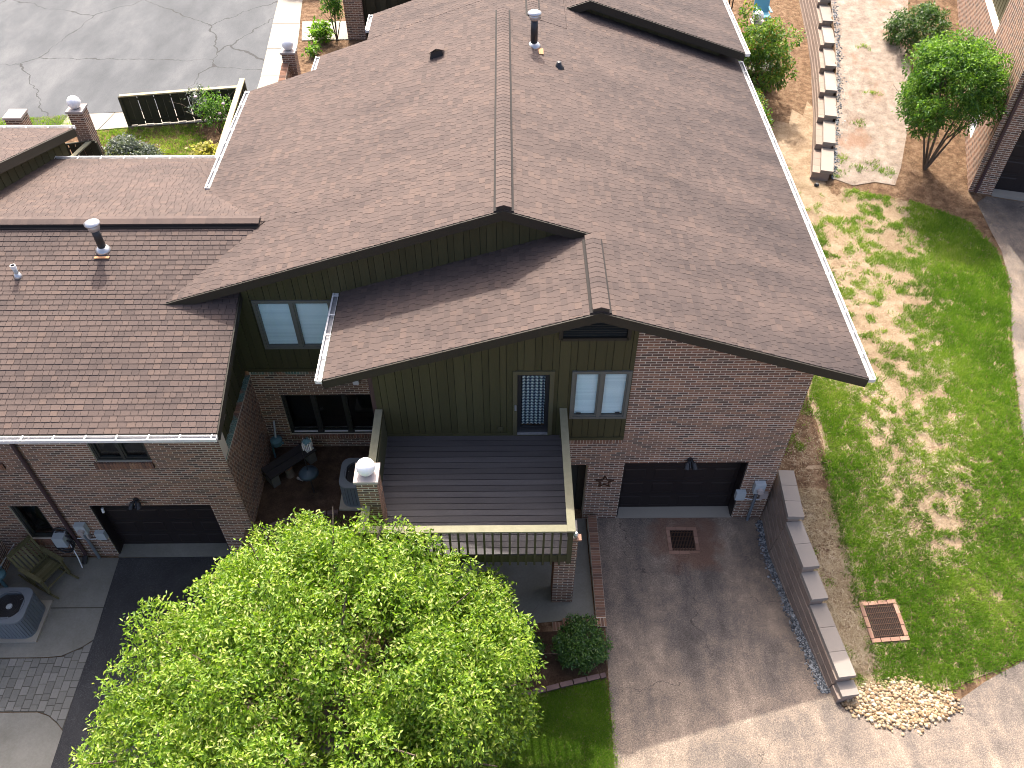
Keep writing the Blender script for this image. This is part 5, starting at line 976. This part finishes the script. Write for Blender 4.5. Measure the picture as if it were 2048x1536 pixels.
def bush(name, label, cat, c, r, mat, n, size, leaf, per, group=None, k=5, zmin=-.3, inner=.86, stems=True, tintshift=0., droop=.1, jit=.06):
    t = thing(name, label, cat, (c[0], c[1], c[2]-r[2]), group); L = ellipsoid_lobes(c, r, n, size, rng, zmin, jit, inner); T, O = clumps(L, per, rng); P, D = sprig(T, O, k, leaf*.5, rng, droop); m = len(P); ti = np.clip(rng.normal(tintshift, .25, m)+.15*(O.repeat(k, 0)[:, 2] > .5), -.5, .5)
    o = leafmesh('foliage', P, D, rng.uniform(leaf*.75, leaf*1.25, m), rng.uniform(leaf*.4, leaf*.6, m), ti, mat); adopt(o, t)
    if stems:
        b = (c[0], c[1], c[2]-r[2]-.05); limbs(t, b, [(c[0]+r[0]*.6*math.cos(a), c[1]+r[1]*.6*math.sin(a), c[2]+r[2]*.3) for a in np.linspace(0, 5.5, 5)], .025, 'stems', 1)
    return t
bush('round_shrub', 'round clipped dark green shrub beside the driveway corner', 'shrub', (-1.1, -3.5, .62), (.5, .5, .5), 'leaf_dark', 70, .13, .055, 1700, 'clipped shrubs in the front bed', 5, -.7, .84)
bush('round_shrub', 'dark green shrub half hidden by the big tree in the front bed', 'shrub', (-2.45, -3.55, .5), (.5, .5, .5), 'leaf_dark', 70, .14, .06, 1500, 'clipped shrubs in the front bed', 5, -.7, .84)
# crape myrtle by the right building
cm = thing('crape_myrtle', 'multi-stem crape myrtle with round green crown beside the right brick building', 'tree', (10.75, 11.85, path_z(11.85)))
lob = ellipsoid_lobes((10.5, 11.75, 4.7), (1.22, 1.2, 1.3), 150, .36, rng, -.8, .1); T, O = clumps(lob, 330, rng); P, D = sprig(T, O, 5, .05, rng, .1); n = len(P)
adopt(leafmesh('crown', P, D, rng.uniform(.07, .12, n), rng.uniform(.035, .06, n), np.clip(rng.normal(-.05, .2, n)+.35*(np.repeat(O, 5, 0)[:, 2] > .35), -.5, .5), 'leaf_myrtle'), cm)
limbs(cm, (10.75, 11.85, path_z(11.85)-.1), [(9.6, 11.6, 4.3), (10.1, 11.1, 5.0), (10.6, 12.0, 5.5), (11.3, 11.4, 4.6), (11.4, 12.1, 5.0), (10.5, 12.4, 5.1), (11.1, 11.0, 4.2)], .045, 'trunk', 2)
bush('evergreen_shrub', 'dark evergreen shrub at the top edge by the right building', 'shrub', (12.0, 18.0, 3.6), (.95, .9, .8), 'leaf_dark', 80, .25, .09, 500, None, 5, -.5)
bush('nandina_bush', 'tall yellow and red tipped nandina beside the back right gutter', 'shrub', (6.0, 16.2, 3.3), (1.05, 1.0, 1.25), 'leaf_nandina', 70, .3, .12, 420, None, 5, -.5, .84, True, .0, jit=.2)
bush('leafy_bush', 'light green bush pressed against the right roof gutter', 'shrub', (5.3, 13.4, 2.75), (.55, 1.35, .75), 'leaf_nandina', 70, .2, .12, 500, None, 5, -.4, .86, True, -.05)
bush('silver_shrub', 'silver green spreading shrub behind the left roof gutter', 'shrub', (-14.45, 12.1, 2.45), (.6, .5, .42), 'leaf_grey', 60, .17, .09, 700)
bush('silver_shrub', 'small silver green mound at the right of the larger silver shrub', 'shrub', (-13.75, 12.0, 2.35), (.36, .36, .32), 'leaf_grey', 36, .13, .08, 800)
bush('golden_plant', 'yellow ornamental grass clump in the corner of the rear fence', 'plant', (-11.95, 12.15, 2.25), (.42, .38, .35), 'leaf_yellow', 40, .14, .16, 500, droop=-.1)
bush('rose_bush', 'loose rose bush with a few pale blooms against the rear fence', 'shrub', (-11.95, 14.0, 2.7), (.55, .5, .75), 'leaf_myrtle', 34, .2, .09, 330, jit=.2)
bush('rose_bush', 'small pale leaved bush in front of the fence boards', 'shrub', (-12.7, 14.55, 2.75), (.35, .2, .5), 'leaf_grey', 16, .17, .09, 330, jit=.25)
for k in range(3):
    x, y, z = -11.95+rng.normal(0, .35), 13.8+rng.normal(0, .2), 3.1+rng.uniform(-.3, .4); m = MB().lathe((x, y, z), [(.02, 0), (.06, .03), (.05, .06), (.01, .07)], 8); o = m.build('blossom', 'flower', bpy.data.objects['rose_bush'], True)
bush('spiky_plant', 'bright green strappy clump in the rear straw bed', 'plant', (-9.75, 20.9, 2.3), (.3, .3, .35), 'leaf_myrtle', 20, .14, .2, 420, tintshift=.3, droop=-.3); bush('spiky_plant', 'smaller bright green clump nearer the roof in the rear straw bed', 'plant', (-9.8, 19.7, 2.2), (.2, .2, .22), 'leaf_myrtle', 14, .1, .16, 500, tintshift=.3, droop=-.3)
bush('climbing_vine', 'tall leafy climber growing up beside the rear brick wall end', 'vine', (-9.1, 21.0, 3.2), (.28, .28, 1.2), 'leaf_myrtle', 50, .2, .1, 420)
bush('purple_shrub', 'dark purple leaved shrub at the top edge beside the parking lot', 'shrub', (-11.0, 25.6, 2.5), (1.0, .5, .4), 'purple', 40, .2, .12, 420)
# ------------------------------------------------------------------ grass and straw
def blades(name, label, cx, cy, zf, k, h, spread, mat, flat=False, tint=0., w=.008):
    n = len(cx)*k; x = np.repeat(cx, k)+rng.normal(0, spread, n); y = np.repeat(cy, k)+rng.normal(0, spread, n); z = np.repeat(zf, k)
    a = rng.uniform(0, 6.283, n); hh = rng.uniform(.5, 1.2, n)*h; lean = rng.uniform(.25, .9, n)*h if not flat else rng.uniform(.8, 1.6, n)*h; V = np.empty((n, 3, 3)); dx, dy = np.cos(a), np.sin(a); b = rng.uniform(0, 6.283, n)
    V[:, 0] = np.c_[x-np.cos(b)*w, y-np.sin(b)*w, z]; V[:, 1] = np.c_[x+np.cos(b)*w, y+np.sin(b)*w, z]; V[:, 2] = np.c_[x+dx*lean, y+dy*lean, z+(hh if not flat else .015)]
    ti = np.clip(np.repeat(rng.normal(0, .1, len(cx))+(fbm(cx, cy, .8, 5)-.5)*1.0, k)+rng.normal(0, .18, n)+tint, -.5, .5); o = npmesh(name, V.reshape(-1, 3), np.arange(n*3).reshape(n, 3), ti, mat, 3); tag(o, label, 'grass', None, 'stuff'); return o
zat = lambda xs, ys: np.array([GH(a, b) for a, b in zip(xs, ys)])
def thr(x, y):
    g = np.full(x.shape, .18); xc = 6.7+.2*(y+.4); dx = (x-xc)/1.65; dx = np.where((dx < 0) & (y > 2), dx*np.clip(1-(y-2)/2, 0, 1), dx); mid = np.exp(-dx**2)*(1/(1+np.exp(-(y+2.0)*2.4)))*(y < 10.5); g = g+mid*.375
    g = np.where((x < 4.75) & (y < 1.0), .66, g); g = np.where((x < 5.0) & (y >= 1.0) & (y < 4.5), .60, g); g = np.where((y > 8.2) & (x < 8.6), .56, g); g = np.where((y > 9.6) & (x < 8.2), .68, g); g = np.where((x < 3.9+.0*y), .9, g); return g
N = 52000; gx = rng.uniform(3.5, 11.7, N); gy = rng.uniform(-4.9, 13.5, N); k = inpoly(gx, gy, LAWN) & ((.35*fbm(gx, gy, 1.7, 3)+.65*fbm(gx, gy, 4.6, 8))+rng.normal(0, .03, N) > thr(gx, gy)); rk = inpoly(gx, gy, ROCK) | ((np.abs(gx-5.22) < .43) & (np.abs(gy+3.05) < .47)); k &= ~rk; gx, gy = gx[k], gy[k]
blades('lawn_grass', 'patchy green lawn right of the house', gx, gy, zat(gx, gy), 14, .085, .05, 'grass', w=.01)
N = 9000; sx = rng.uniform(3.5, 11.0, N); sy = rng.uniform(-4.8, 13, N); k = inpoly(sx, sy, LAWN) & (thr(sx, sy) > .34+rng.uniform(0, .14, N)) & ~((np.abs(sx-5.22) < .43) & (np.abs(sy+3.05) < .47)); sx, sy = sx[k], sy[k]; blades('dead_grass', 'dry straw coloured dead grass between the green tufts', sx, sy, zat(sx, sy)+.03, 10, .07, .12, 'strawblade', True, w=.006)
FG = [(-3.8, -4.5), (-2.6, -4.52), (-2.0, -4.46), (-1.4, -4.32), (-.64, -4.15), (-.62, -8), (-4.5, -8), (-8.3, -8), (-8.3, -.6), (-7.6, -.05), (-6.7, .05), (-5.4, .0), (-5.4, -3.2)]
N = 9000; gx = rng.uniform(-8.3, -.6, N); gy = rng.uniform(-8, .2, N); gx = np.r_[gx, rng.uniform(-3.2, -.6, 7000)]; gy = np.r_[gy, rng.uniform(-7.0, -4.1, 7000)]; k = inpoly(gx, gy, FG); gx, gy = gx[k], gy[k]; blades('lawn_grass', 'shaded green grass in front of the shrubs and under the big tree', gx, gy, zat(gx, gy), 14, .06, .06, 'grass')
sheet('front_lawn', FG, 'turf', .001, .5)
RG = [(-16.2, 14.2), (-15.2, 14.4), (-12.9, 14.6), (-12.5, 13.7), (-12.2, 12.9), (-11.8, 11.2), (-15.3, 10.4)]; RG2 = [(-20, 13.4), (-17.0, 13.9), (-16.9, 15.3), (-20, 14.95)]
for pl, lb in ((RG, 'small green lawn enclosed by the rear fence'), (RG2, 'rough grass strip beside the parking lot at the far left')):
    gx = rng.uniform(-20, -11, 5200); gy = rng.uniform(10.8, 15.3, 5200); k = inpoly(gx, gy, pl); gx, gy = gx[k], gy[k]; blades('lawn_grass', lb, gx, gy, zat(gx, gy)+.0, 14, .08, .06, 'grass', tint=.12)
pth = [(7.6, 11.6), (10.0, 11.9), (13, 20), (10, 20)]; tc = np.array([(8.2, 12.3), (8.6, 11.9), (9.3, 11.75), (9.6, 11.6), (9.1, 13.9), (9.9, 15.4), (10.2, 17.9), (9.2, 12.0), (7.9, 11.6)]); cx = np.repeat(tc[:, 0], 9)+rng.normal(0, .13, 81); cy = np.repeat(tc[:, 1], 9)+rng.normal(0, .1, 81); blades('weed_tufts', 'scattered weed tufts on the gravel path', cx, cy, zat(cx, cy), 14, .1, .05, 'grass')
sx = rng.uniform(3.95, 4.85, 900); sy = rng.uniform(-4.3, 0, 900); blades('dead_grass', 'dry grey dead grass behind the retaining wall', sx, sy, zat(sx, sy)+.012, 14, .12, .06, 'strawblade', True, -.05, w=.007)
N = 2600; sx = rng.uniform(3.5, 12.5, N); sy = rng.uniform(0, 26, N); k = ~inpoly(sx, sy, LAWN) & ((sx > 10) | (sy > 12) | (sx < 5)); sx, sy = sx[k], sy[k]; blades('pine_straw_litter', 'loose pine straw on the side beds', sx, sy, zat(sx, sy)+.008, 10, .09, .14, 'strawblade', True, -.2, w=.005)
o = sheet('pine_straw_bed', [(3.46, .35), (3.86, .2), (3.9, -2), (4.0, -4.1), (4.45, -4.25), (4.62, -3.4), (4.72, -2.6), (4.66, -1.7), (4.78, -.8), (4.76, 0), (4.9, 1.2), (4.84, 2.5), (4.95, 3.6), (4.7, 5), (3.46, 6.5)], 'straw', .009, .4)
